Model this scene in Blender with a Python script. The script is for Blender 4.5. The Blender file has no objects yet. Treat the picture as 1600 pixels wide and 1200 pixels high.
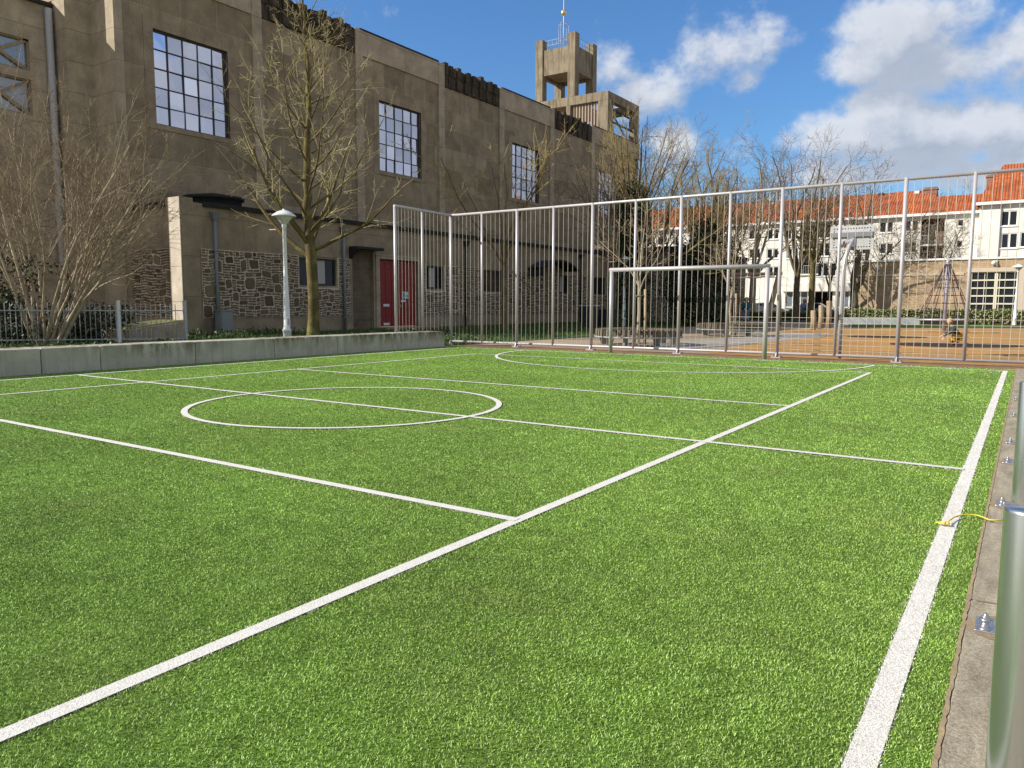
import bpy, math, random
import numpy as np
from mathutils import Vector, Matrix
random.seed(7)
rng = np.random.default_rng(7)
C = bpy.context.scene.collection
H = 1.23                                            # eye height of the camera
FPX = 1187.71
PITCH, ROLL, YAW = .10403, -.003297, .594623
cy, sy, cp, sp = math.cos(YAW), math.sin(YAW), math.cos(PITCH), math.sin(PITCH)
Fv = np.array([-sy*cp, cy*cp, -sp]); R0 = np.array([cy, sy, 0.]); D0 = np.cross(Fv, R0)
cr, sr = math.cos(ROLL), math.sin(ROLL)
Rv = cr*R0 + sr*D0; Dv = -sr*R0 + cr*D0

# ---- survey helpers: sight lines measured on the photograph, met with real planes of the place
def ray(x, y): return Fv*FPX + Rv*(x-800) + Dv*(y-600)
def onX(x, y, X): r = ray(x, y); return r*(X/r[0]) + np.array([0, 0, H])
def onY(x, y, Y): r = ray(x, y); return r*(Y/r[1]) + np.array([0, 0, H])
def gnd(x, y, z=0.): r = ray(x, y); return r*((z-H)/r[2]) + np.array([0, 0, H])
def dep(x, d, z=0.):                                # ground position under column x at forward distance d
    h = np.array([-sy, cy, 0.])*d + R0*d*(x-800)/FPX*1.003
    h[2] = z
    return h

# ---------------------------------------------------------------- mesh builder
ORG = {}
class MB:
    def __init__(s): s.v = []; s.f = []; s.m = []; s.sm = []
    def face(s, pts, m=0, sm=False):
        n = len(s.v); s.v.extend([tuple(p) for p in pts]); s.f.append(tuple(range(n, n+len(pts)))); s.m.append(m); s.sm.append(sm)
    def raw(s, vs, fs, m=0, sm=False):
        n = len(s.v); s.v.extend([tuple(p) for p in vs])
        for f in fs: s.f.append(tuple(i+n for i in f)); s.m.append(m); s.sm.append(sm)
    def box(s, x0, x1, y0, y1, z0, z1, m=0):
        vs = [(x0,y0,z0),(x1,y0,z0),(x1,y1,z0),(x0,y1,z0),(x0,y0,z1),(x1,y0,z1),(x1,y1,z1),(x0,y1,z1)]
        s.raw(vs, [(3,2,1,0),(4,5,6,7),(0,1,5,4),(1,2,6,5),(2,3,7,6),(3,0,4,7)], m)
    def hexa(s, b, t, m=0):                          # bottom 4 and top 4 points, counter-clockwise
        s.raw(list(b)+list(t), [(3,2,1,0),(4,5,6,7),(0,1,5,4),(1,2,6,5),(2,3,7,6),(3,0,4,7)], m)
    def bar(s, a, b, w, h, m=0):                     # rectangular bar between two points
        a = Vector(a); b = Vector(b); d = (b-a).normalized()
        up = Vector((0,0,1)) if abs(d.z) < .9 else Vector((0,1,0))
        u = d.cross(up).normalized()*w/2; q = u.cross(d).normalized()*h/2
        s.hexa([a-u-q, a+u-q, b+u-q, b-u-q], [a-u+q, a+u+q, b+u+q, b-u+q], m)
    def tube(s, pts, rad, k=8, m=0, cap=True, sm=True):
        P = np.asarray(pts, float); n = len(P)
        if np.isscalar(rad): rad = [rad]*n
        T = np.gradient(P, axis=0); T /= np.linalg.norm(T, axis=1, keepdims=True)+1e-12
        ref = np.array([0,0,1.]) if abs(T[0][2]) < .9 else np.array([1.,0,0])
        u = np.cross(T[0], ref); u /= np.linalg.norm(u)
        a = np.arange(k)*2*math.pi/k; ca = np.cos(a)[:,None]; sa = np.sin(a)[:,None]
        base = len(s.v)
        for i in range(n):
            u = u - T[i]*np.dot(u, T[i]); u /= np.linalg.norm(u)+1e-12
            w = np.cross(T[i], u)
            s.v.extend(map(tuple, P[i] + rad[i]*(ca*u + sa*w)))
        for i in range(n-1):
            o = base+i*k
            for j in range(k):
                j2 = (j+1) % k
                s.f.append((o+j, o+j2, o+k+j2, o+k+j)); s.m.append(m); s.sm.append(sm)
        if cap:
            s.f.append(tuple(base+j for j in reversed(range(k)))); s.m.append(m); s.sm.append(False)
            s.f.append(tuple(base+(n-1)*k+j for j in range(k))); s.m.append(m); s.sm.append(False)
    def lathe(s, prof, c=(0,0,0), k=16, m=0, sm=True, a0=0, a1=2*math.pi):
        base = len(s.v); full = abs(a1-a0-2*math.pi) < 1e-6
        kk = k if full else k+1
        for r, z in prof:
            for j in range(kk):
                a = a0+(a1-a0)*j/k
                s.v.append((c[0]+r*math.cos(a), c[1]+r*math.sin(a), c[2]+z))
        for i in range(len(prof)-1):
            for j in range(k):
                j2 = (j+1) % kk
                s.f.append((base+i*kk+j, base+i*kk+j2, base+(i+1)*kk+j2, base+(i+1)*kk+j)); s.m.append(m); s.sm.append(sm)
    def ball(s, c, r, m=0, k=10, sc=(1,1,1)):
        base = len(s.v); n = max(4, k//2)
        for i in range(n+1):
            t = math.pi*i/n
            for j in range(k):
                a = 2*math.pi*j/k
                s.v.append((c[0]+r*sc[0]*math.sin(t)*math.cos(a), c[1]+r*sc[1]*math.sin(t)*math.sin(a), c[2]-r*sc[2]*math.cos(t)))
        for i in range(n):
            for j in range(k):
                j2 = (j+1) % k
                s.f.append((base+i*k+j, base+i*k+j2, base+(i+1)*k+j2, base+(i+1)*k+j)); s.m.append(m); s.sm.append(True)
    def build(s, name, mats, parent=None, bevel=0):
        me = bpy.data.meshes.new(name)
        org = ORG.get(parent.name, (0,0,0)) if parent else (0,0,0)
        V = np.asarray(s.v, float) - np.asarray(org, float)
        me.from_pydata(V.tolist(), [], s.f)
        if not isinstance(mats, (list, tuple)): mats = [mats]
        for q in mats: me.materials.append(q)
        me.polygons.foreach_set('material_index', s.m); me.polygons.foreach_set('use_smooth', s.sm)
        me.update()
        o = bpy.data.objects.new(name, me); C.objects.link(o)
        if parent: o.parent = parent; ORG[o.name] = org
        if bevel:
            b = o.modifiers.new('bevel', 'BEVEL'); b.width = bevel; b.segments = 2; b.limit_method = 'ANGLE'
        return o

def tag(o, label=None, cat=None, group=None, kind=None):
    for k, v in (('label', label), ('category', cat), ('group', group), ('kind', kind)):
        if v: o[k] = v
    return o
def thing(name, loc, label, cat, group=None):
    o = bpy.data.objects.new(name, None); C.objects.link(o); o.location = tuple(float(q) for q in loc)
    o.empty_display_size = .2
    ORG[o.name] = tuple(float(q) for q in loc)
    return tag(o, label, cat, group)
def struct(mb, name, mats, **k): return tag(mb.build(name, mats, **k), kind='structure')
def copy_tree(o, parent=None):
    c = o.copy(); C.objects.link(c)
    if parent: c.parent = parent
    for ch in list(o.children): copy_tree(ch, c)
    return c

def holed(mb, axis, p, a0, a1, z0, z1, holes, rev=.2, m=0, out=1):
    """wall sheet at axis=p ('X' faces +X*out, 'Y' faces +Y*out) with real openings and reveals"""
    A = sorted({a0, a1, *[h[0] for h in holes], *[h[1] for h in holes]}); Z = sorted({z0, z1, *[h[2] for h in holes], *[h[3] for h in holes]})
    pt = (lambda a, z, d=0: (p-out*d, a, z)) if axis == 'X' else (lambda a, z, d=0: (a, p-out*d, z))
    flip = (axis == 'X') == (out > 0)
    def q(pts): mb.face(pts if flip else pts[::-1], m)
    for i in range(len(A)-1):
        for j in range(len(Z)-1):
            ca, cz = (A[i]+A[i+1])/2, (Z[j]+Z[j+1])/2
            if any(h[0] < ca < h[1] and h[2] < cz < h[3] for h in holes): continue
            q([pt(A[i],Z[j]), pt(A[i+1],Z[j]), pt(A[i+1],Z[j+1]), pt(A[i],Z[j+1])])
    for b0, b1, c0, c1 in holes:
        q([pt(b0,c0), pt(b1,c0), pt(b1,c0,rev), pt(b0,c0,rev)][::-1]); q([pt(b0,c1), pt(b0,c1,rev), pt(b1,c1,rev), pt(b1,c1)][::-1])
        q([pt(b0,c0), pt(b0,c0,rev), pt(b0,c1,rev), pt(b0,c1)][::-1]); q([pt(b1,c0), pt(b1,c1), pt(b1,c1,rev), pt(b1,c0,rev)][::-1])

# ---------------------------------------------------------------- materials
class NT:
    def __init__(s, nt): s.nt = nt
    def __call__(s, typ, ins=None, **at):
        n = s.nt.nodes.new(typ)
        for k, v in at.items(): setattr(n, k, v)
        for k, v in (ins or {}).items():
            i = n.inputs[k]
            if isinstance(v, bpy.types.NodeSocket): s.nt.links.new(v, i)
            elif isinstance(v, tuple) and i.type == 'RGBA' and len(v) == 3: i.default_value = (*v, 1)
            else: i.default_value = v
        return n
    def math(s, op, a, b=0., c=None, clamp=False):
        n = s('ShaderNodeMath', operation=op, use_clamp=clamp)
        for i, v in enumerate((a, b, c)):
            if v is None: continue
            if isinstance(v, bpy.types.NodeSocket): s.nt.links.new(v, n.inputs[i])
            else: n.inputs[i].default_value = v
        return n.outputs[0]
    def mix(s, f, a, b, blend='MIX'):
        n = s('ShaderNodeMix', data_type='RGBA', blend_type=blend)
        for i, v in ((0, f), (6, a), (7, b)):
            if isinstance(v, bpy.types.NodeSocket): s.nt.links.new(v, n.inputs[i])
            else: n.inputs[i].default_value = (*v, 1) if isinstance(v, tuple) else v
        return n.outputs[2]
    def ramp(s, f, lo, hi, a=0., b=1.):
        n = s('ShaderNodeMapRange', {0: f, 1: lo, 2: hi, 3: a, 4: b}); return n.outputs[0]
    def noise(s, vec, scale, detail=4, rough=.55, out=0):
        i = {'Scale': scale, 'Detail': detail, 'Roughness': rough}
        if vec is not None: i['Vector'] = vec
        return s('ShaderNodeTexNoise', i).outputs[out]
    def scl(s, vec, sc): return s('ShaderNodeMapping', {'Vector': vec, 'Scale': sc}).outputs[0]
def newmat(name, rough=.8, metal=0., spec=.3):
    m = bpy.data.materials.new(name); m.use_nodes = True
    n = NT(m.node_tree); b = m.node_tree.nodes['Principled BSDF']
    b.inputs['Roughness'].default_value = rough; b.inputs['Metallic'].default_value = metal; b.inputs['Specular IOR Level'].default_value = spec
    pos = n('ShaderNodeNewGeometry').outputs['Position']
    return m, n, b, pos
def setc(m, b, col, key='Base Color'):
    if isinstance(col, bpy.types.NodeSocket): m.node_tree.links.new(col, b.inputs[key])
    else: b.inputs[key].default_value = (*col, 1) if isinstance(col, tuple) else col
def bump(m, n, b, h, dist=.01, st=1.):
    q = n('ShaderNodeBump', {'Height': h, 'Distance': dist, 'Strength': st}); m.node_tree.links.new(q.outputs[0], b.inputs['Normal'])
def wallvec(n, pos):                                  # (x+y, z) so that one texture serves both wall directions
    s = n('ShaderNodeSeparateXYZ', {0: pos}); return n('ShaderNodeCombineXYZ', {0: n.math('ADD', s.outputs[0], s.outputs[1]), 1: s.outputs[2]}).outputs[0]

def mottled(name, c1, c2, scale=3., rough=.85, bmp=.004, fine=60., metal=0., spec=.25, streak=None):
    m, n, b, pos = newmat(name, rough, metal, spec)
    f = n.ramp(n.noise(pos, scale, 5, .6), .3, .7); col = n.mix(f, c1, c2)
    f2 = n.ramp(n.noise(pos, fine, 3, .6), .3, .7, .82, 1.15)
    col = n.mix(1., col, n('ShaderNodeCombineColor', {0: f2, 1: f2, 2: f2}).outputs[0], 'MULTIPLY')
    if streak:
        s = n.noise(n.scl(pos, (2.2, 2.2, .25)), 1.6, 4, .6); col = n.mix(n.ramp(s, .5, .68), col, streak)
    setc(m, b, col)
    if bmp: bump(m, n, b, n.noise(pos, fine, 4, .6), bmp)
    return m
def plain(name, c, rough=.5, metal=0., spec=.4):
    m, n, b, pos = newmat(name, rough, metal, spec)
    f = n.ramp(n.noise(pos, 14., 3), .3, .7, .9, 1.08)
    setc(m, b, n.mix(1., c, n('ShaderNodeCombineColor', {0: f, 1: f, 2: f}).outputs[0], 'MULTIPLY'))
    return m

def block_concrete(name, c1, c2, mortar, bw, bh, msize=.02, stain=.5):
    m, n, b, pos = newmat(name, .9, 0, .15)
    w = wallvec(n, pos)
    br = n('ShaderNodeTexBrick', {'Vector': w, 'Color1': c1, 'Color2': c2, 'Mortar': mortar, 'Scale': 1., 'Mortar Size': msize, 'Mortar Smooth': .3, 'Bias': -.1, 'Brick Width': bw, 'Row Height': bh})
    br.offset = .5
    f = n.ramp(n.noise(pos, 1.3, 6, .65), .3, .72, .72, 1.25); f2 = n.ramp(n.noise(pos, 45., 3, .7), .3, .7, .75, 1.25)
    k = n.math('MULTIPLY', f, f2)
    col = n.mix(1., br.outputs[0], n('ShaderNodeCombineColor', {0: k, 1: k, 2: k}).outputs[0], 'MULTIPLY')
    st = n.noise(n.scl(pos, (1.4, 1.4, .12)), 2.2, 5, .6)
    col = n.mix(n.ramp(st, .52, .75, 0, stain), col, tuple(.45*q for q in c1))
    setc(m, b, col)
    bump(m, n, b, n.math('ADD', n.noise(pos, 50., 4, .7), n.math('MULTIPLY', br.outputs[1], -1.5)), .006)
    return m

M = {}
M['facade'] = block_concrete('church_block_concrete', (.34,.272,.18), (.225,.178,.115), (.40,.325,.225), 1.72, 1.18, .016)
M['pier'] = block_concrete('church_pier_concrete', (.40,.33,.235), (.365,.30,.21), (.25,.2,.14), 40., 1.18, .01, .35)
M['annex'] = block_concrete('annex_concrete', (.32,.258,.175), (.275,.22,.148), (.25,.2,.14), 2.4, 1.5, .008)
M['brownblock'] = block_concrete('brown_brick_infill', (.17,.135,.085), (.13,.105,.07), (.2,.17,.12), .42, .2, .012)
M['tower'] = mottled('tower_concrete', (.285,.238,.165), (.18,.148,.10), 1.1, .9, .01, 22., streak=(.11,.085,.055))
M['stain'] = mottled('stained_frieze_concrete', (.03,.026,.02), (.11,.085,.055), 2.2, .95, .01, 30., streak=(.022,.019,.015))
M['bitumen'] = mottled('bitumen_edge', (.02,.02,.02), (.035,.033,.03), 4., .8, .003)

def rubble():
    m, n, b, pos = newmat('rubble_stone', .9, 0, .2)
    w = wallvec(n, pos)
    w = n('ShaderNodeVectorMath', {0: w, 1: n('ShaderNodeVectorMath', {0: n.noise(w, 1.7, 2, out=1), 'Scale': .16}, operation='SCALE').outputs[0]}, operation='ADD').outputs[0]
    def layer(sc, th, asp):
        ws = n.scl(w, (sc, sc*asp, 1))
        e = n('ShaderNodeTexVoronoi', {'Vector': ws, 'Scale': 1., 'Randomness': .95}, feature='DISTANCE_TO_EDGE', voronoi_dimensions='2D').outputs['Distance']
        c = n('ShaderNodeTexVoronoi', {'Vector': ws, 'Scale': 1., 'Randomness': .95}, feature='F1', voronoi_dimensions='2D').outputs['Color']
        return n.ramp(e, th*.55, th, 0, 1), n('ShaderNodeSeparateColor', {0: c}).outputs[0]
    e1, r1 = layer(2.3, .05, 1.35); e2, r2 = layer(3.9, .105, 2.5)
    big = n.math('GREATER_THAN', r1, .80)
    e = n('ShaderNodeMix', {0: big, 2: n.math('MULTIPLY', e2, e1), 3: e1}).outputs[0]
    r = n('ShaderNodeMix', {0: big, 2: r2, 3: r1}).outputs[0]
    st = n('ShaderNodeValToRGB', {0: r}); cr_ = st.color_ramp
    cr_.elements[0].color = (.05,.033,.02,1); cr_.elements[1].color = (.20,.15,.085,1)
    for p_, c_ in ((.3,(.12,.085,.05,1)), (.5,(.075,.074,.05,1)), (.72,(.16,.12,.075,1))): cr_.elements.new(p_).color = c_
    k = n.ramp(n.noise(pos, 22., 4), .3, .7, .7, 1.25)
    sc = n.mix(1., st.outputs[0], n('ShaderNodeCombineColor', {0: k, 1: k, 2: k}).outputs[0], 'MULTIPLY')
    setc(m, b, n.mix(e, (.60,.53,.42), sc)); bump(m, n, b, n.math('ADD', e, n.math('MULTIPLY', n.noise(pos, 30., 3), .3)), .02)
    return m
M['rubble'] = rubble()

def steel(name, c, rough=.38, metal=.85):
    m, n, b, pos = newmat(name, rough, metal, .5)
    f = n.ramp(n.noise(n.scl(pos,(1,1,.15)), 9., 5, .6), .3, .7, .93, 1.05)
    setc(m, b, n.mix(1., c, n('ShaderNodeCombineColor', {0: f, 1: f, 2: f}).outputs[0], 'MULTIPLY'))
    setc(m, b, n.ramp(n.noise(n.scl(pos,(1,1,.1)), 12., 3), .3, .7, rough-.02, rough+.03), 'Roughness')
    return m
M['steel'] = steel('galvanised_steel', (.44,.415,.42), .48, .3)
M['wire'] = steel('fence_wire', (.58,.53,.45), .5, .4)
M['poststeel'] = steel('polished_post_steel', (.60,.62,.60), .24, .95)
M['bolt'] = steel('bolt_steel', (.42,.41,.41), .34, .85)
M['benchsteel'] = plain('bench_steel', (.30,.31,.29), .6)
M['whitepaint'] = plain('white_lamp_paint', (.74,.74,.72), .4)
M['lampshade'] = plain('lamp_shade_grey', (.62,.61,.57), .5)
M['darkmetal'] = plain('dark_metal', (.03,.032,.035), .5)
M['pipe'] = plain('grey_downpipe', (.20,.215,.23), .45)
M['redpaint'] = plain('red_door_paint', (.23,.022,.02), .45)
M['sign'] = plain('sign_white', (.62,.68,.68), .5)
M['signgreen'] = plain('sign_teal', (.12,.36,.34), .5)
M['frame'] = plain('window_bar_black', (.035,.035,.038), .5)
M['gold'] = steel('gilded_ball', (.75,.6,.33), .3, .9)
M['rail'] = plain('railing_grey', (.40,.41,.41), .5, .3)
M['cabinet'] = plain('cabinet_grey', (.22,.235,.24), .5)
M['curtain'] = plain('curtain', (.42,.4,.38), .9)
M['dark'] = plain('dark_interior', (.012,.012,.013), .9)

def glass(name, c, rough=.03, spec=1.0, metal=.0):
    m, n, b, pos = newmat(name, rough, metal, spec)
    b.inputs['IOR'].default_value = 1.9
    r = n('ShaderNodeNewGeometry').outputs['Random Per Island']
    k = n.ramp(r, 0, 1, .8, 1.15)
    setc(m, b, n.mix(1., c, n('ShaderNodeCombineColor', {0: k, 1: k, 2: k}).outputs[0], 'MULTIPLY'))
    bump(m, n, b, n.noise(pos, .9, 2), .02, .25)
    return m
M['churchglass'] = glass('church_window_glass', (.62,.62,.68), .06, 1., .85)
M['darkglass'] = glass('dark_window_glass', (.016,.018,.021), .06, .45); M['darkglass'].node_tree.nodes['Principled BSDF'].inputs['IOR'].default_value = 1.4
M['bluglass'] = glass('blue_grey_glass', (.16,.20,.24), .08, .8)

def turfmat(name, pal, tips, lean):
    m, n, b, pos = newmat(name, .6, 0, .14)
    r = n('ShaderNodeNewGeometry').outputs['Random Per Island']
    st = n('ShaderNodeValToRGB', {0: r}); e = st.color_ramp.elements
    e[0].color = (*pal[0], 1); e[1].color = (*pal[-1], 1)
    for i, c in enumerate(pal[1:-1]): e.new((i+1)/(len(pal)-1)).color = (*c, 1)
    big = n.noise(n.scl(pos, (1, 1, .01)), .55, 5, .62)
    k = n.ramp(big, .3, .7, .82, 1.2)
    k2 = n.ramp(n.noise(n.scl(pos, (1, 1, .01)), 6., 3, .6), .3, .7, .85, 1.16)
    kk = n.math('MULTIPLY', k, k2)
    wear = n.math('MULTIPLY', n.ramp(n.noise(n.scl(pos, (1, 1.6, .01)), .9, 6, .7), .52, .74), .26)
    if name.endswith('green'): base_ = n.mix(wear, st.outputs[0], (.27,.26,.10))
    else: base_ = n.mix(n.math('MULTIPLY', wear, .9), st.outputs[0], (.42,.37,.28))
    setc(m, b, n.mix(1., base_, n('ShaderNodeCombineColor', {0: kk, 1: kk, 2: kk}).outputs[0], 'MULTIPLY'))
    return m
M['blade'] = turfmat('turf_fibre_green', [(.095,.165,.026), (.20,.32,.052), (.31,.45,.10), (.44,.575,.21)], 0, 0)
M['wblade'] = turfmat('turf_fibre_white', [(.54,.51,.455), (.68,.65,.59), (.77,.74,.675), (.83,.80,.74)], 0, 0)
def turfbase(name, c1, c2, c3):
    m, n, b, pos = newmat(name, .7, 0, .2)
    flat = n.scl(pos, (1, 1, .01))
    f = n.ramp(n.noise(flat, 55., 4, .75), .32, .68)
    col = n.mix(f, c1, c2)
    col = n.mix(n.ramp(n.noise(flat, 170., 2, .8), .55, .75, 0, .7), col, c3)
    col = n.mix(n.math('MULTIPLY', n.ramp(n.noise(n.scl(pos, (1, 1.6, .01)), .9, 6, .7), .52, .74), .26), col, (.27,.26,.10))
    k = n.math('MULTIPLY', n.ramp(n.noise(flat, .55, 5, .62), .3, .7, .82, 1.2), n.ramp(n.noise(flat, 6., 3, .6), .3, .7, .85, 1.16))
    setc(m, b, n.mix(1., col, n('ShaderNodeCombineColor', {0: k, 1: k, 2: k}).outputs[0], 'MULTIPLY'))
    bump(m, n, b, n.noise(flat, 80., 4, .8), .012)
    return m
M['turf'] = turfbase('turf_ground', (.075,.15,.015), (.185,.315,.036), (.31,.47,.10))
M['line'] = mottled('turf_white_line', (.70,.67,.61), (.62,.59,.53), 20., .8, .004, 130.)
M['sand'] = mottled('sand_seam', (.36,.27,.16), (.24,.18,.11), 9., .95, .004, 120.)

def slabmat():
    m, n, b, pos = newmat('kerb_concrete', .9, 0, .2)
    st = n.noise(n.scl(pos, (6., 1.5, 3.)), 1.6, 5, .65)
    col = n.mix(n.ramp(st, .3, .7), (.40,.345,.25), (.22,.185,.13))
    f = n.ramp(n.noise(pos, 130., 4, .8), .32, .68, .45, 1.55)
    col = n.mix(1., col, n('ShaderNodeCombineColor', {0: f, 1: f, 2: f}).outputs[0], 'MULTIPLY')
    setc(m, b, col); bump(m, n, b, n.noise(pos, 160., 4, .7), .003)
    return m
M['slab'] = slabmat()
def wallconc():
    m, n, b, pos = newmat('precast_wall_concrete', .85, 0, .2)
    col = n.mix(n.ramp(n.noise(pos, 2., 6, .65), .3, .7), (.50,.46,.39), (.39,.355,.30))
    s = n('ShaderNodeSeparateXYZ', {0: pos})
    moss = n.noise(n.scl(pos, (3., 3., .8)), 2.4, 5, .65)
    up = n.ramp(s.outputs[2], .12, .46, 0, 1)
    big = n.ramp(n.noise(n.scl(pos, (1., .5, .05)), .8, 3), .36, .5)
    col = n.mix(n.math('MULTIPLY', n.math('MULTIPLY', n.ramp(moss, .40, .55), up), big), col, (.10,.085,.032))
    spots = n('ShaderNodeTexVoronoi', {'Vector': pos, 'Scale': 14.}, feature='F1').outputs['Distance']
    col = n.mix(n.math('MULTIPLY', n.ramp(spots, .16, .09), n.ramp(n.noise(pos, 3.), .5, .6)), col, (.1,.09,.07))
    gr = n.noise(n.scl(pos, (6., 6., .2)), 1.6, 4, .6)
    col = n.mix(n.ramp(gr, .5, .72, 0, .45), col, (.22,.205,.175))
    setc(m, b, col); bump(m, n, b, n.noise(pos, 60., 4, .7), .003)
    return m
M['wallconc'] = wallconc()

M['paving'] = mottled('paving_tan', (.38,.29,.19), (.28,.215,.145), 1.3, .95, .004, 40.)
M['asphalt'] = mottled('asphalt_grey', (.07,.07,.072), (.05,.05,.05), 2., .9, .003, 60.)
M['path'] = mottled('path_slabs', (.34,.31,.27), (.25,.23,.2), 1.6, .9, .003, 50.)
M['rubber'] = mottled('orange_playground_surface', (.43,.235,.075), (.35,.19,.06), .8, .95, .006, 38.)
M['rubberdark'] = mottled('black_rubber', (.028,.022,.017), (.05,.036,.024), 3., .9, .004)
M['lawn'] = mottled('lawn_grass', (.045,.095,.02), (.07,.125,.03), 1.2, .9, .02, 30.)
M['soil'] = mottled('planting_soil', (.09,.065,.04), (.05,.038,.025), 3., .95, .02, 20.)
M['timberstrip'] = mottled('brown_edge_strip', (.26,.14,.075), (.17,.095,.055), 2., .9, .004, 30.)
M['render'] = mottled('cream_render', (.76,.735,.665), (.69,.665,.59), .6, .85, .002, 20., streak=(.60,.575,.50))
M['whitetrim'] = plain('white_trim', (.78,.77,.74), .5)
M['brickwall'] = block_concrete('school_brick', (.44,.31,.185), (.36,.25,.145), (.45,.36,.25), .44, .13, .016, .2)
M['brickred'] = block_concrete('chimney_brick', (.24,.13,.085), (.19,.10,.07), (.3,.22,.17), .3, .1, .012, .2)
M['bandconc'] = plain('pale_band', (.52,.43,.33), .8)
M['winframe'] = plain('cream_window_frame', (.66,.62,.46), .5)
def tiles():
    m, n, b, pos = newmat('orange_roof_tiles', .8, 0, .2)
    s = n('ShaderNodeSeparateXYZ', {0: pos})
    row = n.math('FRACT', n.math('MULTIPLY', s.outputs[2], 1/.22)); colm = n.math('FRACT', n.math('MULTIPLY', s.outputs[0], 1/.25))
    wv = n.math('SINE', n.math('MULTIPLY', colm, math.pi))
    cell = n('ShaderNodeCombineXYZ', {0: n.math('FLOOR', n.math('MULTIPLY', s.outputs[0], 4.)), 1: n.math('FLOOR', n.math('MULTIPLY', s.outputs[2], 1/.22))}).outputs[0]
    wn = n('ShaderNodeTexWhiteNoise', {0: cell}, noise_dimensions='3D').outputs[0]
    col = n.mix(wn, (.33,.085,.03), (.43,.13,.048))
    col = n.mix(n.ramp(n.noise(pos, .7, 5, .65), .45, .72), col, (.21,.06,.026))
    col = n.mix(n.ramp(row, .0, .16, .55, 0), col, (.12,.03,.012))
    setc(m, b, col); bump(m, n, b, n.math('ADD', wv, n.math('MULTIPLY', row, -.8)), .05)
    return m
M['tiles'] = tiles()

def bark(name, c1, c2, c3, sc=6.):
    m, n, b, pos = newmat(name, .9, 0, .15)
    v = n.scl(pos, (1, 1, .3))
    col = n.mix(n.ramp(n.noise(v, sc, 5, .65), .32, .68), c1, c2)
    col = n.mix(n.ramp(n.noise(pos, 2.2, 3), .5, .66), col, c3)
    setc(m, b, col); bump(m, n, b, n.noise(v, sc*3, 5, .7), .02)
    return m
M['bark_lime'] = bark('lime_bark_mossy', (.15,.118,.045), (.085,.066,.032), (.20,.17,.055))
M['twig_lime'] = bark('lime_twigs', (.50,.42,.22), (.40,.33,.20), (.42,.39,.14), 3.)
M['bark_grey'] = bark('grey_bark', (.15,.12,.08), (.085,.07,.048), (.17,.15,.08))
M['twig_grey'] = bark('grey_twigs', (.22,.17,.12), (.14,.11,.075), (.26,.2,.125), 3.)
M['bark_shrub'] = bark('shrub_bark', (.56,.46,.33), (.22,.15,.09), (.42,.34,.22))
M['twig_shrub'] = bark('shrub_twigs', (.27,.195,.12), (.17,.12,.07), (.34,.27,.17), 3.)
M['bark_pale'] = bark('pale_young_bark', (.38,.33,.25), (.26,.21,.14), (.33,.27,.16))
M['twig_olive'] = bark('olive_twigs', (.36,.29,.125), (.24,.185,.09), (.40,.32,.15), 3.)
M['log'] = bark('peeled_log', (.40,.31,.20), (.28,.21,.135), (.34,.26,.16), 4.)
M['timber'] = mottled('grey_timber', (.17,.14,.10), (.12,.10,.07), 4., .85, .004, 30.)
def leafmat(name, c1, c2, c3):
    m, n, b, pos = newmat(name, .55, 0, .35)
    r = n('ShaderNodeNewGeometry').outputs['Random Per Island']
    setc(m, b, n.mix(n.ramp(r, .6, 1), n.mix(n.ramp(r, 0, .6), c1, c2), c3)); return m
M['ivy'] = leafmat('ivy_leaf', (.015,.028,.009), (.03,.05,.014), (.06,.075,.02))
M['hedge'] = leafmat('hedge_leaf', (.07,.115,.022), (.14,.205,.04), (.24,.30,.07))
M['dryleaf'] = leafmat('dry_hedge_leaf', (.30,.25,.15), (.36,.32,.19), (.16,.18,.07))
M['herb'] = leafmat('herb_leaf', (.03,.065,.01), (.06,.11,.02), (.12,.16,.035))
M['skin'] = plain('skin', (.52,.32,.23), .6)
M['hair'] = plain('blond_hair', (.42,.28,.12), .7)
M['hairginger'] = plain('orange_hat', (.5,.2,.03), .8)
M['jacket'] = mottled('dark_jacket', (.035,.045,.045), (.06,.07,.07), 6., .8, .003)
M['yellow'] = mottled('yellow_trousers', (.62,.33,.02), (.5,.25,.02), 6., .8, .003)
M['boots'] = plain('red_boots', (.25,.06,.03), .6)
M['teal'] = mottled('teal_coat', (.02,.09,.12), (.03,.12,.15), 6., .8, .003)
M['denim'] = mottled('pale_denim', (.28,.35,.42), (.2,.26,.33), 6., .85, .003)
M['bluecoat'] = mottled('pale_blue_coat', (.30,.38,.52), (.22,.3,.42), 6., .8, .003)
M['rope'] = mottled('yellow_rope', (.72,.60,.10), (.6,.47,.05), 40., .8, .002, 200.)
M['darkrope'] = plain('dark_net_rope', (.05,.03,.04), .8)
M['mauve'] = steel('mauve_steel', (.38,.355,.40), .45, .4)
M['carwhite'] = plain('car_white_paint', (.72,.73,.74), .25, 0, .6)
M['carblue'] = plain('car_blue_grey_paint', (.13,.18,.25), .25, .3, .6)
M['tyre'] = plain('tyre_rubber', (.02,.02,.02), .9)
M['yellowplastic'] = plain('orange_tape', (.55,.22,.16), .7)
M['board'] = mottled('backboard_grey_white', (.47,.47,.465), (.40,.40,.40), 2., .5, 0, 20.)
M['boardshadow'] = plain('backboard_shadow_grey', (.20,.20,.21), .5, .2)  # shadow tone for the grey T on the backboard
M['rim'] = plain('rusty_rim', (.12,.05,.03), .7)
M['shutter'] = plain('louvre_wood', (.30,.23,.17), .7)

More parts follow.
